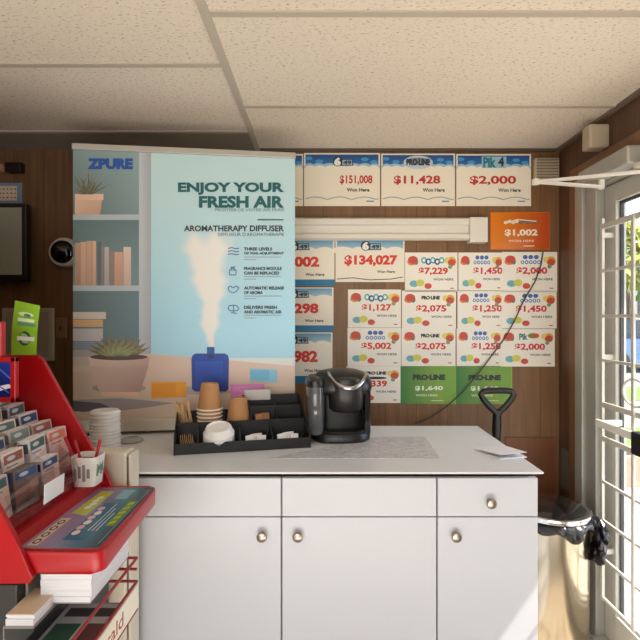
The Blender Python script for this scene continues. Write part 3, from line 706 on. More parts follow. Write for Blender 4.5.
# books
for x0, x1, y0, c in ((75,80,243,S(190,150,128)),(80.5,86,242,S(214,172,146)),(86.5,92,241,S(206,166,140)),(92.5,96,241,S(222,180,152)),(97.5,101,242,S(92,98,112)),(101.5,104,246,S(130,128,136)),(104.5,109,247,S(186,176,170)),(110,114,251,S(150,128,120)),(114.5,123,252,S(204,160,136)),(123.5,131,247,S(214,190,174))):
    P_.grad(x0,y0,x1,285.5,c,mixc(c,S(120,100,90),0.35))
for y0, y1, x1, c in ((312,319,106,S(206,196,188)),(319.5,327,103,S(204,166,122)),(328.5,341,103,S(186,184,188)),(341.5,349,103,S(128,146,164)),(349.5,357,102,S(170,164,162)),(357,365,100,S(196,184,172)),(366,372,98,S(206,192,176))): P_.rect(73,y0,x1,y1,c)
# small plant on the upper shelf
P_.poly([(75,194),(103,195),(100,214.5),(75,214.5)], None, cols=[S(222,188,164),S(206,168,146),S(190,152,130),S(216,180,156)]); P_.up(); P_.rect(75,194,103.5,200,S(222,186,162))
rr = random.Random(3)
for k in range(26):
    a = rr.uniform(-1.25, 1.25); L = rr.uniform(14, 27); x0 = 86+rr.uniform(-5, 5)
    x1, y1 = max(74, x0+L*math.sin(a)), 194-L*math.cos(a)*0.95
    P_.poly([(x0-1.5,194.5),(x1,y1),(x0+1.5,194.5)], [S(96,98,72),S(122,112,84),S(80,92,76)][k % 3]); 
    if k % 6 == 5: P_.up()
# succulent in the large pot
P_.up(); P_.ell(119,388,27,5,S(170,148,136))
P_.up(); P_.poly([(90,365),(149,365),(140,393),(100,393)], None, cols=[S(216,190,176),S(176,146,136),S(170,138,126),S(206,178,164)])
P_.poly([(100,392),(140,392),(138,396),(103,396)], S(226,190,164)); P_.up(); P_.poly([(88.5,356.5),(150,356.5),(148,366),(90,366)], None, cols=[S(226,202,190),S(188,160,150),S(180,150,140),S(220,196,184)])
P_.up(); P_.ell(119,357,29,3.2,S(92,74,64)); P_.up()
for ring, (n_l, L, w, c1) in enumerate(((11,32,4.6,S(70,88,62)),(10,27,5.2,S(94,112,74)),(8,20,5.4,S(120,136,90)),(5,13,4.8,S(146,156,110)))):
    for k in range(n_l):
        a = -1.45+2.9*(k+0.5*(ring % 2))/(n_l-0.5); x1 = 119+L*math.sin(a); y1 = 356-L*(0.16+0.66*math.cos(a))*0.84
        x0 = 119+L*0.28*math.sin(a); nx, ny = math.cos(a)*w*0.6+0.8, math.sin(a)*w*0.6
        P_.poly([(x0-nx,356.5-ny*0.2),((x0+x1)/2-nx,(356+y1)/2-ny*0.6),(x1,y1),((x0+x1)/2+nx,(356+y1)/2+ny*0.6),(x0+nx,356.5)], None, cols=[mixc(c1,S(50,66,48),0.7),mixc(c1,S(190,186,150),0.35),mixc(c1,S(180,130,110),0.5),mixc(c1,S(60,76,56),0.55),mixc(c1,S(50,66,48),0.7)])
        if k % 2: P_.up()
    P_.up()
# diffuser bottle and boxes
P_.up(); P_.poly([(191.5,359),(192.5,355.5),(195.5,353.5),(225,353.5),(228,355.5),(229,359),(228.6,389),(226,391.5),(195,391.5),(192,389)], None, cols=[S(22,70,170)]*6+[S(16,44,130)]*4); P_.rect(207,347,214.5,354,S(34,76,150))
P_.up(); P_.grad(195.5,361,223,388,S(28,84,190),S(18,52,148)); P_.ell(210.5,356,4,2.4,S(24,48,120))
P_.up(); P_.poly([(151,382),(186,382),(186.5,397),(151.5,398.5)], S(236,158,30)); P_.up(); P_.rect(152,383.5,176,396.5,S(226,146,24))
P_.up(); P_.poly([(230.5,384.5),(264,384),(266,399.5),(230.5,398.5)], S(220,130,196)); P_.up(); P_.rect(233,386,262,392,S(228,142,204))
P_.up(); P_.poly([(250,368.5),(277,369.5),(277,382.5),(250,381)], S(130,196,226)); P_.up(); P_.rect(250,370,269,380,S(110,180,214))
# lettering
TEAL, BLK = S(16,92,98), S(50,56,66)
def tx(s, x0, y0, x1, y1, c, bo=0.03):
    P_.up(); P_.text(s, x0, y0, x1, y1, c, bo)
tx('ZPURE', 87.5,158.5,133,169.5, S(28,80,160), 0.07)
tx('ENJOY YOUR', 178,182.5,284,195, TEAL, 0.045); tx('FRESH AIR', 199,196,284,208, TEAL, 0.045)
tx('PROFITER DE VOTRE AIR FRAIS', 215,208.5,284,211.5, S(110,130,136), 0.0)
P_.up(); P_.rect(257.5,219.3,283.5,220.5,S(60,84,92))
tx('AROMATHERAPY DIFFUSER', 184,225.5,284,231.5, BLK, 0.03); tx('DIFFUSEUR D\'AROMATHERAPIE', 218,232.8,284,236.2, S(96,104,112), 0.0)
IC = S(70,100,150)
for y, a, c, d in ((247.5,'THREE LEVELS','OF FOG ADJUSTMENT',0),(267,'FRAGRANCE MODULE','CAN BE REPLACED',1),(286.5,'AUTOMATIC RELEASE','OF AROMA',2),(305.8,'DELIVERS FRESH','AND AROMATIC AIR',3)):
    tx(a, 244,y,244+2.35*len(a),y+3.1, BLK, 0.04); tx(c, 244,y+4.6,244+2.35*len(c),y+7.7, BLK, 0.04)
    P_.line([(244,y+9.6),(281,y+9.6)], 0.7, S(150,164,170)); P_.line([(244,y+12.2),(256,y+12.2)], 0.7, S(150,164,170))
    if d == 0:
        for k in range(3): P_.line([(228,y+1+k*3),(232,y+0.2+k*3),(236,y+1.4+k*3),(239,y+0.8+k*3)], 0.8, IC)
    elif d == 1:
        P_.line([(229.5,y+3),(236,y+3),(236,y+8),(229.5,y+8),(229.5,y+3)], 0.8, IC); P_.line([(231,y),(235,y+2)], 1, IC); P_.line([(235,y-0.5),(230.5,y+2)], 1, IC)
    elif d == 2: P_.line([(228,y+1.5),(230,y-0.5),(233,y+1.5),(236,y-0.5),(239,y+1),(236.5,y+5),(233,y+6.5),(229.5,y+5),(228,y+1.5)], 0.8, IC)
    else: P_.line([(228,y+3),(229,y),(233,y-0.6),(237,y),(239,y+3),(237,y+5),(230,y+5),(228,y+3)], 0.8, IC); P_.line([(233.5,y),(233.5,y+7)], 0.7, IC); P_.line([(231,y+7),(237,y+7.5)], 0.8, IC)
def zpt(x, z, h): v = bfn(x, 300, h); v.z = z; return v
c = NB(); loft(c, [[zpt(73,ZTOP,0), zpt(295,ZTOP,0), zpt(295,ZBOT,0), zpt(73,ZBOT,0)], [zpt(73,ZTOP,-0.0015), zpt(295,ZTOP,-0.0015), zpt(295,ZBOT,-0.0015), zpt(73,ZBOT,-0.0015)]])
P_.build('printed_panel', M_print, c, S(214,224,222), parent=ban)
def bbox(h0, h1, z0, z1, xe=0.0):
    b = NB(); e = BD.normalized()*xe; q = [zpt(73,z0,h1)-Vector((e.x,e.y,0)), zpt(295,z0,h1)+Vector((e.x,e.y,0)), zpt(295,z0,h0)+Vector((e.x,e.y,0)), zpt(73,z0,h0)-Vector((e.x,e.y,0))]
    prism(b, q, (0,0,z1-z0)); bmesh.ops.bevel(b, geom=list(b.edges), offset=0.003, segments=2, profile=0.5, affect='EDGES'); return b
obj('top_rail', bbox(-0.012, 0.008, ZTOP-0.012, ZTOP+0.012, 0.003), M_alu, ban)
obj('base_cassette', bbox(-0.035, 0.03, ZT+0.012, ZBOT+0.004, 0.004), mat('champagne_aluminium', S(196,186,170), 0.35, 0.4), ban)
for x in (95, 273):
    v = zpt(x, ZT, 0); e = Vector((BD.x,BD.y,0)).normalized(); nn = Vector((BN.x,BN.y,0))
    b = NB(); prism(b, [v-e*0.015+nn*0.035, v+e*0.015+nn*0.035, v+e*0.015-nn*0.038, v-e*0.015-nn*0.038], (0,0,0.013)); obj('foot', b, M_black, ban)
b = NB(); v = zpt(184, 0, -0.02); cyl(b, (v.x,v.y,ZBOT-0.01), (v.x,v.y,ZTOP), 0.008); obj('support_pole', b, M_alu, ban)

# ------------------------------------------------------------------ coffee organizer
OX, OY, OR = -0.488, 1.632, math.atan2(0.1, 0.446)
og = thing('condiment_organizer', 'black tiered coffee condiment organizer on the worktop in front of the banner', 'organizer', (OX,OY,ZT), OR)
T = 0.004
b = NB(); box(b, (0,0,0), (0.457,0.25,T), 0.001); box(b, (0,0,0), (0.457,T,0.036), 0.001); obj('front_tray', b, M_blackmatte, og, local=True)
b = NB(); prism(b, [(0,0,0),(0,0.25,0),(0,0.25,0.125),(0,0.13,0.105),(0,0.012,0.055),(0,0,0.036)], (T,0,0)); obj('side_panel', b, M_blackmatte, og, local=True)
b = NB(); prism(b, [(0.457,0,0),(0.457,0.25,0),(0.457,0.25,0.152),(0.457,0.21,0.152),(0.457,0.01,0.045),(0.457,0,0.036)], (-T,0,0)); obj('side_panel', b, M_blackmatte, og, local=True)
b = NB(); box(b, (T,0.112,T), (0.453,0.116,0.082), 0.001); obj('riser', b, M_blackmatte, og, local=True)
b = NB(); box(b, (T,0.116,0.056), (0.453,0.248,0.06)); obj('upper_tray', b, M_blackmatte, og, local=True)
b = NB(); box(b, (T,0.246,T), (0.235,0.25,0.10), 0.001); box(b, (0.235,0.246,T), (0.453,0.25,0.152), 0.001); obj('back_panel', b, M_blackmatte, og, local=True)
b = NB(); box(b, (0.235,0.185,0.06), (0.453,0.189,0.12), 0.001); obj('shelf_riser', b, M_blackmatte, og, local=True)
for u in (0.075, 0.215, 0.325):
    b = NB(); prism(b, [(u,T,T),(u,0.112,T),(u,0.112,0.08),(u,0.01,0.036)], (T,0,0)); obj('divider', b, M_blackmatte, og, local=True)
for u, h in ((0.06,0.10), (0.165,0.10), (0.26,0.135), (0.355,0.135)):
    b = NB(); prism(b, [(u,0.116,0.06),(u,0.246,0.06),(u,0.246,h),(u,0.118,0.082)], (T,0,0)); obj('divider', b, M_blackmatte, og, local=True)
OM = Matrix.Translation((OX,OY,ZT)) @ Matrix.Rotation(OR, 4, 'Z')
def op(u, v, w): return OM @ Vector((u, v, w))
# kraft cups, upside down
def cup(label, loc, group):
    t = thing('paper_cup', label, 'paper cup', loc, group=group)
    b = NB(); lathe(b, [(0.0435,0.004),(0.031,0.094),(0.0295,0.096),(0.0285,0.094),(0.027,0.0895)], 32, cap0=False, cap1=False)
    lathe(b, [(0.0425,0.004),(0.030,0.0885)], 32, cap0=False, cap1=False); obj('sleeve', b, M_kraft, t, local=True, smooth=True)
    b = NB(); tube(b, [(0.0445*math.cos(2*PI*k/36),0.0445*math.sin(2*PI*k/36),0.003) for k in range(36)], 0.003, 8, True); obj('rim', b, M_paperrim, t, local=True, smooth=True)
    b = NB(); lathe(b, [(0.029,0.0885),(0.029,0.0895)], 32); obj('cup_base', b, M_paperrim, t, local=True)
    return t
base = op(0.115, 0.182, 0.06)
first = cup('bottom kraft paper cup of the upside-down stack, mostly hidden by the tray', base, 'upside-down kraft cups')
names = ['second kraft cup from the bottom of the upside-down stack', 'third kraft cup from the bottom of the upside-down stack', 'fourth kraft cup from the bottom, only its rim showing below the top cup', 'topmost kraft paper cup of the upside-down stack']
for k, nm in enumerate(names): dup(first, base+Vector((0,0,0.0135*(k+1))), label=nm)
dup(first, op(0.218, 0.165, 0.06), label='single upside-down kraft cup right of the cup stack')
# white dome lids, nested and tilted
def lid():
    t = thing('cup_lid', 'lowest white lid of the tilted stack in front of the cups', 'lid', op(0.145,0.062,0.0), group='white lids in the organizer')
    b = NB(); lathe(b, [(0.046,0.0),(0.052,0.002),(0.0525,0.008),(0.049,0.011),(0.045,0.024),(0.041,0.031),(0.036,0.032),(0.033,0.027),(0.001,0.0265)], 36, cap0=False); lathe(b, [(0.045,0.001),(0.041,0.025),(0.001,0.0255)], 36, cap0=False)
    obj('shell', b, M_whiteplastic, t, local=True, smooth=35)
    b = NB(); box(b, (-0.005,-0.030,0.0255), (0.005,-0.022,0.029), 0.0015); obj('sip_tab', b, M_whiteplastic, t, local=True)
    return t
l0 = lid(); l0.location = op(0.146,0.057,0.018); l0.rotation_euler = (0.30,-0.04,0.2)
up = Matrix.Rotation(0.2,3,'Z') @ Matrix.Rotation(0.30,3,'X') @ Vector((0,0,1))
for k, nm in enumerate(('second white lid from the bottom of the tilted stack', 'third white lid from the bottom of the tilted stack', 'fourth white lid from the bottom of the tilted stack', 'topmost white lid of the tilted stack with its sip tab')):
    dup(l0, l0.location+up*0.0085*(k+1), label=nm)
# stirrers
def stick(p0, p1, label, group):
    p0, p1 = Vector(p0), Vector(p1); dv = (p1-p0); s = dv.cross(Vector((0.2,1,0.3))).normalized()*0.0046; t = dv.cross(s).normalized()*0.0009
    b = NB(); loft(b, [[p-s-t, p+s-t, p+s+t, p-s+t] for p in (p0, p1)])
    tag(obj('stir_stick', b, M_stick), label, 'stir stick', group)
rnd = random.Random(11)
for k in range(9):
    u0, v0 = 0.012+0.005*k, 0.16+0.05*rnd.random()
    stick(op(u0,v0,0.0615), op(u0-0.010+0.034*(rnd.random()-0.8), v0-0.03*rnd.random(), 0.138+0.02*rnd.random()), 'wooden stir stick standing in the bundle at the rear left of the organizer', 'upright wooden stirrers')
for k in range(7):
    u0 = 0.018+0.0065*k; z = 0.0055+0.002*(k % 3)
    stick(op(u0+0.008,0.012,z+0.004), op(u0-0.002,0.105,z+0.032), 'flat wooden stir stick lying in the front left of the organizer', 'flat wooden stirrers')
# packets
M_sugar = mat('white_sachet', S(236,234,230), 0.7); M_brown = mat('brown_sachet', S(160,112,76), 0.7)
def packet(u, v, w, ang, m, label, group):
    b = NB(); Mq = OM @ Matrix.Translation((u,v,w)) @ Matrix.Rotation(ang,4,'Z') @ Matrix.Rotation(1.15,4,'X')
    t = NB(); loft(t, [[Vector((sx*0.015,sy*0.020,0)) for sx, sy in ((-1,-1),(1,-1),(1,1),(-1,1))], [Vector((sx*0.012,sy*0.016,0.004)) for sx, sy in ((-1,-1),(1,-1),(1,1),(-1,1))]]); merge(b, t, Mq)
    tag(obj('sugar_packet', b, m), label, 'sachet', group)
for k in range(6): packet(0.25+0.008*k, 0.035+0.008*(k % 5), 0.024, 0.25*math.sin(k*2.1), M_sugar, 'white sachet in the front compartment right of the white lids', 'white sachets beside the lids')
for k in range(6): packet(0.36+0.009*k, 0.035+0.008*(k % 5), 0.024, 0.25*math.sin(k*1.7+1), M_sugar, 'white sachet in the rightmost front compartment of the organizer', 'white sachets at the right')
for k in range(4): packet(0.285+0.012*k, 0.20+0.008*k, 0.079, 0.15*math.sin(k*1.3), M_brown, 'brown sachet in the upper rear compartment left half', 'brown sachets, rear left compartment')
for k in range(4): packet(0.385+0.011*k, 0.20+0.008*k, 0.079, 0.15*math.sin(k*1.9), M_brown, 'brown sachet in the upper rear compartment right half', 'brown sachets, rear right compartment')
for k in range(3): packet(0.292+0.012*k, 0.135+0.008*k, 0.079, 0.15*math.sin(k*1.3), M_brown, 'brown sachet in the middle compartment behind the white sachets', 'brown sachets, middle compartment')
# price card on the organizer's back
def cfn(x, y, h): return op(0.245+x*0.1, 0.2455-h, 0.132+(1-y)*0.04)
p = Print(cfn, 0.00005); p.rect(0.03,0.06,0.97,0.94,S(196,192,190)); p.up()
for k in range(3): p.line([(0.1,0.25+k*0.22),(0.5+0.15*(k % 2),0.25+k*0.22)], 0.07, S(120,118,120)); p.line([(0.66,0.25+k*0.22),(0.9,0.25+k*0.22)], 0.07, S(140,136,136))
c = NB(); box(c, (0.245,0.244,0.132), (0.345,0.2455,0.172), M=None)
for v in c.verts: v.co = OM @ v.co
tag(p.build('price_card', M_print, c, S(200,198,196)), 'small grey printed card standing at the back of the black organizer', 'card')

# ------------------------------------------------------------------ coffee maker
KX, KY = 0.068, 1.905
km = thing('coffee_maker', 'black single-cup coffee maker with silver handle on the marbled mat', 'coffee maker', (KX,KY,ZT+0.0012), 0.06)
b = NB(); loft(b, [superell(-0.005,-0.01,rx,ry,z,3.2) for rx, ry, z in ((0.104,0.112,0),(0.110,0.118,0.006),(0.110,0.118,0.026),(0.106,0.114,0.032))]); obj('base', b, M_black, km, local=True, smooth=True)
b = NB(); loft(b, [superell(0.0,-0.055,rx,ry,z,2.6) for rx, ry, z in ((0.088,0.064,0.030),(0.090,0.066,0.034),(0.090,0.066,0.040),(0.078,0.056,0.041),(0.076,0.054,0.037))]); obj('drip_tray', b, M_blackmatte, km, local=True, smooth=True)
b = NB(); loft(b, [superell(0.004,0.03,rx,ry,z,3.2) for rx, ry, z in ((0.104,0.086,0.03),(0.104,0.086,0.17),(0.106,0.088,0.2))]); obj('column', b, M_black, km, local=True, smooth=True)
for sx in (-1, 1):                                                   # side pillars framing the cup bay
    b = NB(); loft(b, [superell(0.002+sx*0.086,-0.02,0.016,0.075,z,4,24) for z in (0.03,0.18)]); obj('side_frame', b, M_blackgloss, km, local=True, smooth=True)
b = NB(); loft(b, [superell(0.002,cy,rx,ry,z,e) for rx, ry, z, cy, e in ((0.094,0.098,0.168,-0.008,3.0),(0.108,0.110,0.178,-0.006,3.0),(0.113,0.114,0.196,-0.004,3.0),(0.112,0.113,0.212,-0.002,2.8),(0.104,0.106,0.229,0.0,2.6),(0.086,0.09,0.243,0.004,2.5),(0.058,0.062,0.2515,0.006,2.3),(0.02,0.022,0.2545,0.006,2.2))])
obj('head', b, M_black, km, local=True, smooth=50)
b = NB(); loft(b, [superell(0.012,-0.078,rx,ry,z,2.2) for rx, ry, z in ((0.05,0.036,0.108),(0.062,0.044,0.118),(0.066,0.047,0.17),(0.066,0.05,0.205),(0.058,0.046,0.226),(0.03,0.03,0.234))]); obj('brew_head', b, M_black, km, local=True, smooth=50)
b = NB(); pts = []; 
for k in range(25):
    a = PI+PI*k/24
    q_ = max(0.0, -math.sin(a)); pts.append((0.018+0.070*math.cos(a), -0.048-0.084*q_, 0.2475-0.05*q_**1.5))
tube(b, pts, [0.004+0.0045*math.sin(PI*k/24)**0.6 if 0 < k < 24 else 0.003 for k in range(25)], 10); obj('handle', b, M_chrome, km, local=True, smooth=True, label='silver arched lid handle')
b = NB(); loft(b, [superell(-0.100,-0.028,rx,ry,z,3.0,28) for rx, ry, z in ((0.030,0.09,0.03),(0.034,0.094,0.036),(0.034,0.094,0.196),(0.03,0.09,0.204))]); rs = obj('water_tank', b, mat('smoked_tank', S(88,90,92), 0.12, coat=0.6), km, local=True, smooth=True, label='smoky grey water tank')
b = NB(); loft(b, [superell(-0.100,-0.028,rx,ry,z,3.0,28) for rx, ry, z in ((0.036,0.096,0.200),(0.037,0.097,0.206),(0.034,0.094,0.222),(0.022,0.07,0.231))]); obj('tank_lid', b, M_black, rs, local=True, smooth=50)
b = NB(); box(b, (-0.006,-0.1305,0.200), (0.036,-0.118,0.206), 0.002); obj('badge', b, M_chrome, km, local=True)

# ------------------------------------------------------------------ left end of the counter
lp = cpt(105, 449)
fs = thing('filter_stack', 'tall stack of white ribbed lids at the left end of the counter', 'lid stack', (lp[0],lp[1],ZT))
fs_ = fs
bpy.data.objects.remove(fs)
def flat_lid():
    b = NB(); lathe(b, [(0.046,0.0),(0.0495,0.0012),(0.0495,0.0055),(0.046,0.008),(0.043,0.0112),(0.001,0.0108)], 36); return obj('cup_lid', b, M_whiteplastic, None, local=True, smooth=35)
f0 = flat_lid(); rnd = random.Random(5)
ord_ = ['lowest', 'second', 'third', 'fourth', 'fifth', 'sixth', 'seventh', 'eighth', 'ninth', 'tenth', 'eleventh', 'topmost']
for k in range(12):
    o = f0 if k == 0 else f0.copy()
    if k: COL.objects.link(o)
    o.location = (lp[0]+rnd.uniform(-1,1)*0.0015, lp[1]+rnd.uniform(-1,1)*0.0015, ZT+0.0112*k)
    nm = 'topmost white lid of the upright stack at the left counter end' if k == 11 else ('lowest white lid of the upright stack at the left counter end' if k == 0 else '%s white lid from the bottom of the upright stack, left counter end' % ord_[k])
    tag(o, nm, 'lid', 'white lids stacked at the left counter end')
dl = cpt(131, 441.5); b = NB(); lathe(b, [(0.001,0.0),(0.040,0.0),(0.043,0.002),(0.043,0.006),(0.040,0.009),(0.034,0.012),(0.001,0.012)], 32, c=(dl[0],dl[1],ZT)); tag(obj('clear_lid', b, mat('frosted_lid', S(170,172,174), 0.2, coat=0.4), smooth=35), 'single grey see-through lid lying right of the white lid stack', 'lid')

# ------------------------------------------------------------------ cream cabinet behind the stand
cc = thing('metal_cabinet', 'cream enamel metal panel cabinet standing behind the red stand', 'cabinet', (-0.66,1.40,0))
b = NB(); box(b, (-0.86,1.372,0), (-0.540,1.436,0.990), 0.006); obj('body', b, M_cream, cc)
b = NB(); box(b, (-0.536,1.376,0), (-0.529,1.438,0.984), 0.002); obj('side_panel', b, M_cream, cc)
b = NB(); box(b, (-0.5405,1.380,0.01), (-0.5355,1.432,0.975)); obj('dark_seam', b, M_gasket, cc)

# ------------------------------------------------------------------ red lottery stand
Y0, Y1 = 0.95, 1.33
bc = thing('stand_cabinet', 'dark charcoal cabinet carrying the red ticket stand', 'cabinet', (-0.78,1.14,0))
b = NB(); box(b, (-0.98,0.94,0.06), (-0.575,1.345,0.858), 0.004); obj('body', b, M_charcoal, bc)
b = NB(); box(b, (-0.95,0.97,0), (-0.60,1.32,0.06)); obj('plinth', b, M_black, bc)
st = thing('ticket_stand', 'red plastic lottery counter stand with tiers and a printed front tray', 'display stand', (-0.70,1.14,0.86))
prof = [(-0.842,0.86),(-0.842,1.262),(-0.762,1.262),(-0.745,1.250),(-0.578,0.945),(-0.545,0.872),(-0.552,0.86)]
for ya, yb in ((Y0-0.012,Y0), (Y1,Y1+0.012)):
    b = NB(); prism(b, [(x,ya,z) for x, z in prof], (0,yb-ya,0)); bmesh.ops.bevel(b, geom=list(b.edges), offset=0.003, segments=2, profile=0.5, affect='EDGES'); obj('side_panel', b, M_red, st)
b = NB(); box(b, (-0.85,Y0,0.86), (-0.838,Y1,1.262), 0.002); obj('back_panel', b, M_red, st)
TX = [-0.826, -0.790, -0.754, -0.718, -0.682, -0.654]                 # six tiers stepping down to the right
TZ = [1.062, 1.042, 1.022, 1.000, 0.978, 0.950]
b = NB(); pf = [(-0.838,0.862)]+[(-0.838,TZ[0])]
for k in range(6): pf += [(TX[k]+0.024,TZ[k])] + ([(TX[k]+0.024,TZ[k+1])] if k < 5 else [])
pf += [(-0.630,0.932),(-0.606,0.93),(-0.606,0.862)]
prism(b, [(x,Y0,z) for x, z in pf], (0,Y1-Y0,0)); obj('tier_block', b, M_red, st)
# front tray with printed play mat
TA = [(-0.606,0.955),(-0.424,0.955),(-0.440,1.325),(-0.606,1.325)]
b = NB(); z0, z1 = 0.872, 0.914
pts = []
for (x, y), cs in zip(((-0.606,0.952),(-0.420,0.952),(-0.440,1.330),(-0.606,1.330)), (0,1,1,0)):
    pts.append((x,y))
c1, c2 = Vector((-0.420,0.952)), Vector((-0.440,1.330)); rr_ = 0.022
outl = [(-0.606,0.952)]+[(c1.x-rr_+rr_*math.cos(a), c1.y+rr_+rr_*math.sin(a)) for a in [(-90+90*k/5)*PI/180 for k in range(6)]]+[(c2.x-rr_+rr_*math.cos(a), c2.y-rr_+rr_*math.sin(a)) for a in [90*k/5*PI/180 for k in range(6)]]+[(-0.606,1.330)]
prism(b, [(x,y,z0) for x, y in outl], (0,0,z1-z0)); bmesh.ops.bevel(b, geom=[e for e in b.edges if abs(e.verts[0].co.z-e.verts[1].co.z) < 1e-5], offset=0.005, segments=2, profile=0.5, affect='EDGES'); tr = obj('front_tray', b, M_red, st, smooth=True)
b = NB(); prism(b, [(-0.606,Y0,0.87),(-0.590,Y0,0.914),(-0.596,Y0,0.936),(-0.612,Y0,0.936),(-0.612,Y0,0.87)], (0,Y1-Y0,0)); obj('tray_ledge', b, M_red, st)
MW, MH = 0.128, 0.345                                                  # mat: x toward the far end, y toward the viewer's right
def mfn(x, y, h): return Vector((-0.5885+(1-0.04*x)*y*0.1535, 0.968+x*MH, z1+0.0006+h))
p = Print(mfn, 0.00005)
def g4(x, y): 
    c = mixc(S(150,112,150), S(40,110,140), (y-0.2)/0.45); c = mixc(c, S(50,72,84), (y-0.68)/0.3); return mixc(c, S(170,170,190), 0.35*(1-x)*(1-y))
for i in range(16):
    for j in range(12):
        q = [(i/16,j/12),((i+1)/16,j/12),((i+1)/16,(j+1)/12),(i/16,(j+1)/12)]; p.poly(q, None, 1, cols=[g4(*v) for v in q])
def mtext(s, x0, y0, x1, y1, c, bold=0.03): p.up(); p.text(s, x0, y0, x1, y1, c, bold)
p.up(); p.poly([(0.50,0.10),(0.92,0.13),(0.92,0.36),(0.46,0.36)], S(178,184,74)); p.rect(0.30,0.80,0.72,0.92,S(120,160,54)); p.rect(0.10,0.42,0.68,0.72,S(44,104,140)); p.rect(0.76,0.50,0.95,0.70,S(120,170,190))
p.up(); p.rect(0.03,0.05,0.42,0.19,S(206,196,170))
for k, sx in enumerate((0.05,0.14,0.23,0.32)): p.up(); p.ell(sx+0.035,0.12,0.034,0.05,S(110,84,96)); p.up(); p.ell(sx+0.035,0.12,0.018,0.026,S(214,204,180))
for k in range(6): p.up(); p.ell(0.20+k*0.075,0.50-0.02*(k % 2),0.035,0.05,S(222,170,180) if k % 2 else S(230,220,214)); 
for k in range(4): p.up(); p.ell(0.60+k*0.06,0.24+0.02*(k % 2),0.03,0.05,S(226,226,190))
for k in range(3): p.line([(0.22,0.64+k*0.055),(0.66-0.08*k,0.64+k*0.055)], 0.016, S(196,210,220))
for k in range(5): p.line([(0.33+k*0.08,0.82),(0.36+k*0.08,0.90)], 0.03, S(196,206,60))
p.line([(0.05,0.95),(0.95,0.95)], 0.012, S(150,170,180))
c = NB(); q = [mfn(x, y, 0) for x, y in ((0,0),(1,0),(1,1),(0,1))]; loft(c, [[v-Vector((0,0,0.0006)) for v in q], q])
mt = p.build('play_mat', M_printgloss, c, S(120,120,140), parent=tr)
# acrylic lip, pocket dividers
b = NB(); pa = [(-0.606+0.012*math.sin(t*PI/8), 0.934+0.0105*t) for t in range(9)]
loft(b, [[Vector((x,y,z)) for x, z in pa]+[Vector((x-0.003,y,z)) for x, z in reversed(pa)] for y in (Y0+0.005, 1.222)]); obj('acrylic_lip', b, M_acrylic, st, smooth=True)
for y in (1.04, 1.135, 1.228):
    b = NB(); prism(b, [(-0.832,y,1.066),(-0.832,y,1.17),(-0.61,y,1.02),(-0.61,y,0.938),(-0.66,y,0.958)], (0,0.0025,0)); obj('pocket_divider', b, M_acrylic, st)
# header: red post and framed blue card
b = NB(); box(b, (-0.842,1.15,1.26), (-0.775,1.17,1.50), 0.004); box(b, (-0.775,1.15,1.27), (-0.741,1.17,1.352), 0.003); obj('header_panel', b, M_red, st)
b = NB(); hx0, hx1, hz0, hz1 = -0.838, -0.708, 1.165, 1.270
for a, c in (((hx0,hz1-0.012),(hx1,hz1)), ((hx0,hz0),(hx1,hz0+0.012)), ((hx1-0.012,hz0),(hx1,hz1)), ((hx0,hz0),(hx0+0.012,hz1))): box(b, (a[0],1.15,a[1]), (c[0],1.165,c[1]), 0.002)
fr = obj('card_frame', b, M_red, st)
def hf(x, y, h): return Vector((hx0+0.008+x*(hx1-hx0-0.016), 1.158-h, hz1-0.008-y*(hz1-hz0-0.016)))
p = Print(hf, 0.00005); p.poly([(0,0),(1,0),(1,1),(0,1)], None, cols=[S(24,40,120),S(34,60,160),S(18,30,90),S(30,70,170)])
p.up(); p.poly([(0.5,0.72),(0.9,0.62),(0.98,0.7),(0.7,0.8)], S(220,226,236)); p.line([(0.6,0.1),(0.95,0.5)], 0.04, S(60,110,200)); p.line([(0.3,0.3),(0.9,0.85)], 0.03, S(70,100,190))
c = NB(); box(c, (hx0+0.008,1.158,hz0+0.008), (hx1-0.008,1.162,hz1-0.008)); p.build('blue_card', M_printgloss, c, S(20,30,90), parent=fr)
# slip shelf
b = NB(); box(b, (-0.574,0.965,0.8085), (-0.449,1.15,0.812)); box(b, (-0.574,0.965,0.8085), (-0.569,1.30,0.873)); obj('slip_shelf', b, mat('grey_sheet_metal', S(150,148,142), 0.5), st)

# ticket packs standing in the tiers
def pack(x, y, z, w, t, h, edge, lab, label, lean=0.16, m=None, group='ticket packs in the red stand'):
    th = thing('ticket_pack', label, 'ticket pack', (x,y,z), group=group)
    L = Matrix.Rotation(-lean, 4, 'Y')
    b = NB(); box(b, (-t/2,-w/2,0), (t/2,w/2,h), 0.001, M=L); obj('cards', b, m or M_pages, th, local=True)
    def lf(px_, py_, hh): return (L @ Vector((t/2+0.0006+hh, -w/2+px_*w, h-py_*h))) + Vector((x,y,z))
    def tf(px_, py_, hh): return (L @ Vector((-t/2+px_*t, -w/2+py_*w, h+0.0004+hh))) + Vector((x,y,z))
    p = Print(lf, 0.00005); p.rect(0,0,1,1,edge); p.up(); p.rect(0.06,0.05,0.94,0.26,lab); p.poly([(0,0.5),(1,0.34),(1,0.62),(0,0.82)], mixc(edge,S(214,150,140),0.45)); p.poly([(0,0.86),(1,0.7),(1,0.8),(0,0.95)], mixc(edge,S(110,100,104),0.6)); p.up(); p.ell(0.4,0.15,0.2,0.05,S(196,200,206)); p.line([(0.15,0.34),(0.7,0.34)], 0.03, S(120,110,116))
    p.fn = lambda a, c_, hh: (L @ Vector((-t/2+a*t, -w/2-0.0006-hh, h-c_*h))) + Vector((x,y,z))
    p.rect(0.1,0.08,0.9,0.30,lab)
    p.build('face_card', M_print, parent=th); th.rotation_euler = (0, 0.05*math.sin(x*911+y*57), 0.09*math.sin(x*733+y*311)); return th
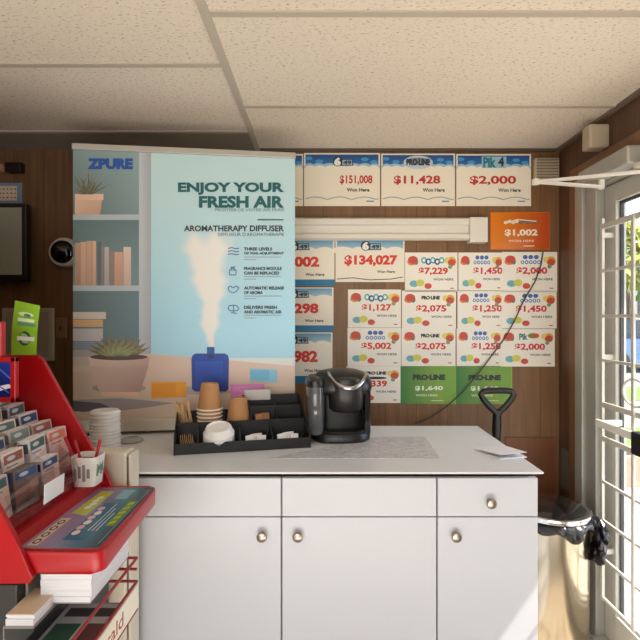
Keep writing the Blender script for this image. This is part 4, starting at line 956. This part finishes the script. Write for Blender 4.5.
EC = [S(212,206,204), S(200,184,174), S(224,208,200), S(190,176,176)]; LC = [S(70,100,104), S(96,120,110), S(46,70,120), S(120,140,130), S(150,90,80)]
adj = ['topmost', 'second', 'third', 'fourth', 'fifth', 'lowest']; rnd = random.Random(21)
for k in range(6):
    for j, y in enumerate((0.995, 1.087, 1.182, 1.277)):
        if k == 5 and j == 3: continue
        w = 0.076 if j < 3 else 0.078; h = 0.092+0.008*rnd.random() - (0.012 if k == 5 else 0)
        wh = ('nearest the camera', 'second from the camera', 'third from the camera', 'against the far red side panel')[j]
        e, l_ = EC[(k+2*j) % 4], LC[(k*2+j) % 5]
        m_ = M_pages
        if k == 5 and j == 1: e, l_, m_ = S(120,104,96), S(50,84,140), mat('taupe_pack', S(104,92,86), 0.6)
        if k == 4 and j == 3: e, l_ = S(224,190,180), S(206,120,96)
        pack(TX[k]+0.002, y, TZ[k]+0.0006, w, 0.026, h, e, l_, 'ticket pack in the %s tier of the red stand, %s' % (adj[k], wh), 0.14, m_)
# white card clipped to the lip
b = NB(); prism(b, [(-0.590,1.055,0.966),(-0.590,1.135,0.966),(-0.588,1.135,1.008),(-0.588,1.055,1.008)], (0.0015,0,0)); tag(obj('blank_card', b, M_paper), 'blank white card on the clear lip of the red stand', 'card')
# pen cup
pc = thing('pen_cup', 'square white printed cup holding red pens at the back of the red stand', 'pen cup', (-0.600,1.278,0.937), 0.0)
b = NB(); h = 0.074
rings = []
for r_, z in ((0.028,0),(0.034,h),(0.0315,h),(0.026,0.006)): rings.append([v for v in superell(0,0,r_,r_,z,5,28)])
loft(b, rings); obj('cup_body', b, M_whiteplastic, pc, local=True, smooth=True)
b = NB(); loft(b, [superell(0,0,0.0295,0.0295,z,5,28) for z in (0.058,0.060)]); obj('inside_disc', b, mat('dark_inside', S(92,70,58), 0.8), pc, local=True, label='dark brown disc inside the cup')  # added disc painting the dark of the cup's opening
b = NB()
for k in range(5): box(b, (0.0285,-0.02+k*0.007,0.025+0.006*(k % 3)), (0.0328,-0.016+k*0.007,0.055-0.005*(k % 2)))
obj('graphic', b, mat('green_print', S(120,150,130), 0.5), pc, local=True)
b = NB()
for k in range(4): box(b, (-0.022+k*0.011,-0.0325,0.015+0.008*(k % 2)), (-0.015+k*0.011,-0.0285,0.046+0.006*(k % 3)))
obj('graphic', b, mat('grey_print', S(140,130,136), 0.5), pc, local=True)
for k, (dx, dy, tx_, ty_) in enumerate(((0.012,0.0,0.026,0.01),(-0.018,0.012,-0.042,0.016),(-0.022,-0.006,-0.062,0.004))):
    b = NB(); a = Vector((-0.600+dx*0.5,1.278+dy*0.5,0.945)); e = Vector((-0.600+tx_,1.278+ty_,1.046 if k == 0 else 1.032+0.012*k)); cyl(b, a, e, 0.0042, seg=10)
    tag(obj('pen', b, M_red, smooth=True), ['red pen leaning right in the white square cup', 'red pen leaning left in the white square cup', 'red pen leaning farthest left in the white square cup'][k], 'pen', 'red pens')
# green flyer clipped to the stand's top
def gf(x, y, h):
    return Vector((-0.824+0.066*x+0.010*(1-y)+0.008*math.sin(y*PI), 1.322-0.018*math.sin(y*PI)-h, 1.2625+0.136*(1-y)+0.008*(1-x)*(1-y)-0.006*x*(1-y)))
p = Print(gf, 0.00005); NG = 12
c = NB(); fr_ = [[c.verts.new(gf(i/4, j/NG, 0)) for i in range(5)] for j in range(NG+1)]; bk_ = [[c.verts.new(gf(i/4, j/NG, -0.0008)) for i in range(5)] for j in range(NG+1)]
for j in range(NG):
    for i in range(4):
        c.faces.new((fr_[j][i],fr_[j+1][i],fr_[j+1][i+1],fr_[j][i+1])); c.faces.new((bk_[j][i],bk_[j][i+1],bk_[j+1][i+1],bk_[j+1][i]))
def gstrip(x0, y0, x1, y1, col, n=6):
    for k in range(n): p.rect(x0, y0+(y1-y0)*k/n, x1, y0+(y1-y0)*(k+1)/n, col)
gstrip(0.20,0.30,0.85,0.36,S(224,240,210),2); gstrip(0.2,0.38,0.92,0.44,S(90,150,120),2); p.ell(0.5,0.22,0.3,0.04,S(210,236,190)); p.up(); p.ell(0.55,0.24,0.14,0.035,S(60,130,110)); p.ell(0.52,0.68,0.24,0.14,S(40,70,110),16); p.up(); p.ell(0.52,0.68,0.15,0.09,S(150,200,120),16); p.up(); gstrip(0.22,0.64,0.9,0.72,S(226,232,226),3)
tag(p.build('flyer', M_print, c, S(138,190,40)), 'curling lime green flyer standing on top of the red stand', 'flyer')
# slip stacks
def slips(x0, y0, z0_, x1, y1, z1_, label, lean=0.0):
    t = thing('slip_stack', label, 'slip stack', ((x0+x1)/2,(y0+y1)/2,z0_))
    b = NB(); n_s = 5; rnd2 = random.Random(int(x0*1000))
    for k in range(n_s):
        za, zb = z0_+(z1_-z0_)*k/n_s, z0_+(z1_-z0_)*(k+1)/n_s; d = rnd2.uniform(-0.001,0.001)
        box(b, (x0+d,y0+d,za), (x1+d,y1+d,zb-0.0003))
    obj('slips', b, M_pages, t); b = NB(); box(b, (x0,y0,z1_-0.0002), (x1,y1,z1_+0.0006)); obj('top_slip', b, mat('tan_slip', S(206,190,164), 0.7), t)
slips(-0.545,0.963,0.8125,-0.447,1.15,0.866, 'thick white slip stack under the printed tray')
sh = thing('wire_newspaper_rack', 'red wire newspaper rack below the lottery stand with a printed sign', 'newspaper rack', (-0.50,0.9,0))
RX0, RX1, RY0, RY1 = -0.571, -0.430, 0.52, 1.155
def wires(lst, name, r=0.0032):
    b = NB()
    for a, c in lst: cyl(b, a, c, r, seg=8)
    return obj(name, b, M_redwire, sh, smooth=True)
for z in (0.806, 0.752, 0.688): wires([((RX1,RY0,z),(RX1,RY1,z))], 'front_wire')
for z in (0.690,): wires([((RX0,RY0,z),(RX0,RY1,z))], 'rear_wire')
wires([((RX0-0.0,y,0.688),(RX1,y,0.688)) for y in [RY0+0.0635*k for k in range(11)]], 'shelf_wires')
wires([((RX0,RY1,z),(RX1,RY1,z)) for z in (0.752, 0.78, 0.806)], 'end_wire')
for x, y in ((RX0,RY0),(RX0,RY1)): wires([((x,y,0),(x,y,0.81))], 'leg', 0.004)
def sf(x, y, h): return Vector((RX1+0.006+h, 0.60+x*0.55, 0.751-y*0.054))
p = Print(sf, 0.00005); p.rect(0.01,0.06,0.99,0.94,S(240,234,214)); p.up(); p.text('Chronicle Herald', 0.10,0.24,0.84,0.80,S(170,50,46),0.01)
c = NB(); box(c, (RX1+0.0035,0.60,0.697), (RX1+0.006,1.15,0.751)); p.build('sign', M_print, c, S(236,230,212), parent=sh)
slips(-0.570,0.90,0.8065,-0.520,0.988,0.826, 'smaller slip stack nearest the camera beside the dark cabinet')
# newspapers in the rack
for k, (z, m_, nm) in enumerate(((0.6925,S(196,192,186),'lowest folded newspaper in the red wire rack'),(0.704,S(176,172,168),'second folded newspaper from the bottom in the red wire rack'),(0.7155,S(150,150,148),'topmost folded newspaper in the red wire rack with a dark photo'))):
    x0, x1, y0, y1 = RX0+0.008, RX1-0.008, 0.70+0.01*k, 1.14-0.012*k
    def nf(x, y, h, z=z): return Vector((x0+x*(x1-x0), y0+y*(y1-y0), z+0.011+h))
    p = Print(nf, 0.00005); p.rect(0.02,0.02,0.98,0.98,S(196,194,190)); p.up()
    p.rect(0.08,0.10,0.92,0.42,S(56,66,64)); p.rect(0.08,0.48,0.5,0.80,S(60,96,80)); p.rect(0.55,0.48,0.92,0.80,S(110,70,70)); p.rect(0.1,0.86,0.9,0.94,S(70,66,70)); p.up(); p.ell(0.4,0.26,0.2,0.09,S(140,110,100))
    c = NB(); box(c, (x0,y0,z), (x1,y1,z+0.011), 0.003); tag(p.build('newspaper', M_print, c, m_), nm, 'newspaper', 'newspapers in the rack')
b = NB(); box(b, (-0.5745,0.898,0.801), (-0.519,0.990,0.8062), 0.001); box(b, (-0.5748,0.898,0.74), (-0.5725,0.990,0.806)); 
tag(obj('slip_bracket', b, mat('grey_bracket', S(140,138,134), 0.5)), 'grey bracket shelf fixed to the dark cabinet, carrying slips', 'bracket')

# ------------------------------------------------------------------ bin and shovel in the corner
TXc, TYc, TR, TH = 0.935, 2.06, 0.150, 0.575
tb = thing('trash_can', 'round stainless steel bin with black lid between counter and door', 'trash can', (TXc,TYc,0))
b = NB(); lathe(b, [(TR-0.012,0.0),(TR-0.008,0.004),(TR-0.006,0.02),(TR-0.004,0.5),(TR-0.004,TH-0.012)], 56, c=(TXc,TYc,0)); obj('can_body', b, M_steel, tb, smooth=True)
b = NB(); lathe(b, [(TR-0.01,TH-0.012),(TR+0.004,TH-0.010),(TR+0.006,TH-0.002),(TR+0.004,TH+0.008),(TR-0.006,TH+0.012),(TR-0.014,TH+0.010)], 56, c=(TXc,TYc,0)); obj('lid_ring', b, M_chrome, tb, smooth=True, label='bright metal lid ring')
b = NB(); lathe(b, [(TR-0.012,TH+0.009),(TR-0.03,TH+0.016),(TR-0.07,TH+0.022),(0.03,TH+0.026),(0.001,TH+0.027)], 56, c=(TXc,TYc,0)); obj('lid', b, M_blackgloss, tb, smooth=True, label='glossy black lid')
# liner: folded over under the rim, with a hanging tail toward the door
bg_ = NB(); rnd = random.Random(9); N = 72; rows = []
for j in range(6):
    ring = []
    for k in range(N):
        a = 2*PI*k/N; f = j/5; w = 0.008*math.sin(k*0.9)+0.006*math.sin(k*2.3+1)+rnd.uniform(-0.003,0.003)
        drop = 0.045+0.014*math.sin(k*0.7)+0.012*math.sin(k*0.33+2)
        r = TR-0.003+(0.0 if j == 0 else 0.006+0.010*math.sin(PI*f)+max(-0.003,w)*f)
        ring.append(Vector((TXc+r*math.cos(a), TYc+r*math.sin(a), TH-0.011-drop*f)))
    rows.append(ring)
loft(bg_, rows, False, False)
bl = obj('bin_liner', bg_, M_bag, tb)
b = NB(); rows = []
ac = math.radians(-20); base = Vector((TXc+(TR+0.014)*math.cos(ac), TYc+(TR+0.014)*math.sin(ac), TH-0.02)); tang = Vector((-math.sin(ac), math.cos(ac), 0)); outw = Vector((math.cos(ac), math.sin(ac), 0))
for j in range(13):
    f = j/12; ring = []; hw = 0.032+0.024*math.sin(PI*min(1,f*0.8)); cen = base+Vector((0,0,-0.155*f))+outw*0.022*math.sin(PI*f)+tang*(-0.012*f)
    for k in range(20):
        a = 2*PI*k/20; w = 1+0.22*math.sin(3*a+f*7)+rnd.uniform(-0.2,0.2)
        ring.append(cen+tang*hw*w*math.cos(a)+outw*0.026*w*math.sin(a)+Vector((0,0,rnd.uniform(-0.008,0.008))))
    rows.append(ring)
loft(b, rows); obj('liner_tail', b, M_bag, bl)

sv = thing('shovel', 'black D-handled shovel standing behind the right end of the counter', 'shovel', (0.80,2.30,0))
SD = 2.25
def sp(x, y, dd=0): return W(x, y, SD+dd)
b = NB(); pts = [sp(497,414), sp(489,406), sp(483,399), sp(480.5,394), sp(483,391.2), sp(490,390.5), sp(504,390.5), sp(511,391.2), sp(514,394), sp(511.5,399), sp(506,406)]
tube(b, pts, [0.017,0.014,0.013,0.013,0.0135,0.014,0.014,0.0135,0.013,0.013,0.014], 12, True); obj('grip', b, M_black, sv, smooth=True)
a, c = sp(497,410), Vector((0.80,2.33,0.42))
b = NB(); tube(b, [a, a*0.85+c*0.15, a*0.7+c*0.3, c], [0.018,0.0205,0.017,0.016], 14); obj('shaft', b, M_black, sv, smooth=True)
b = NB(); rings = []
for j in range(7):
    f = j/6; hw = 0.03+0.10*min(1, f*2.2); z = 0.44-0.44*f; yv = 2.33+0.015*f
    rings.append([Vector((0.80+hw*math.cos(PI*k/8)*1.0, yv+0.04*(math.sin(PI*k/8)-0.3)*min(1,f*2+0.2), z)) for k in range(9)]+[Vector((0.80+hw*math.cos(PI*k/8), yv+0.005+0.04*(math.sin(PI*k/8)-0.3)*min(1,f*2+0.2), z)) for k in reversed(range(9))])
loft(b, rings); obj('blade', b, mat('steel_blade', S(110,110,112), 0.4, 0.8), sv, smooth=True)
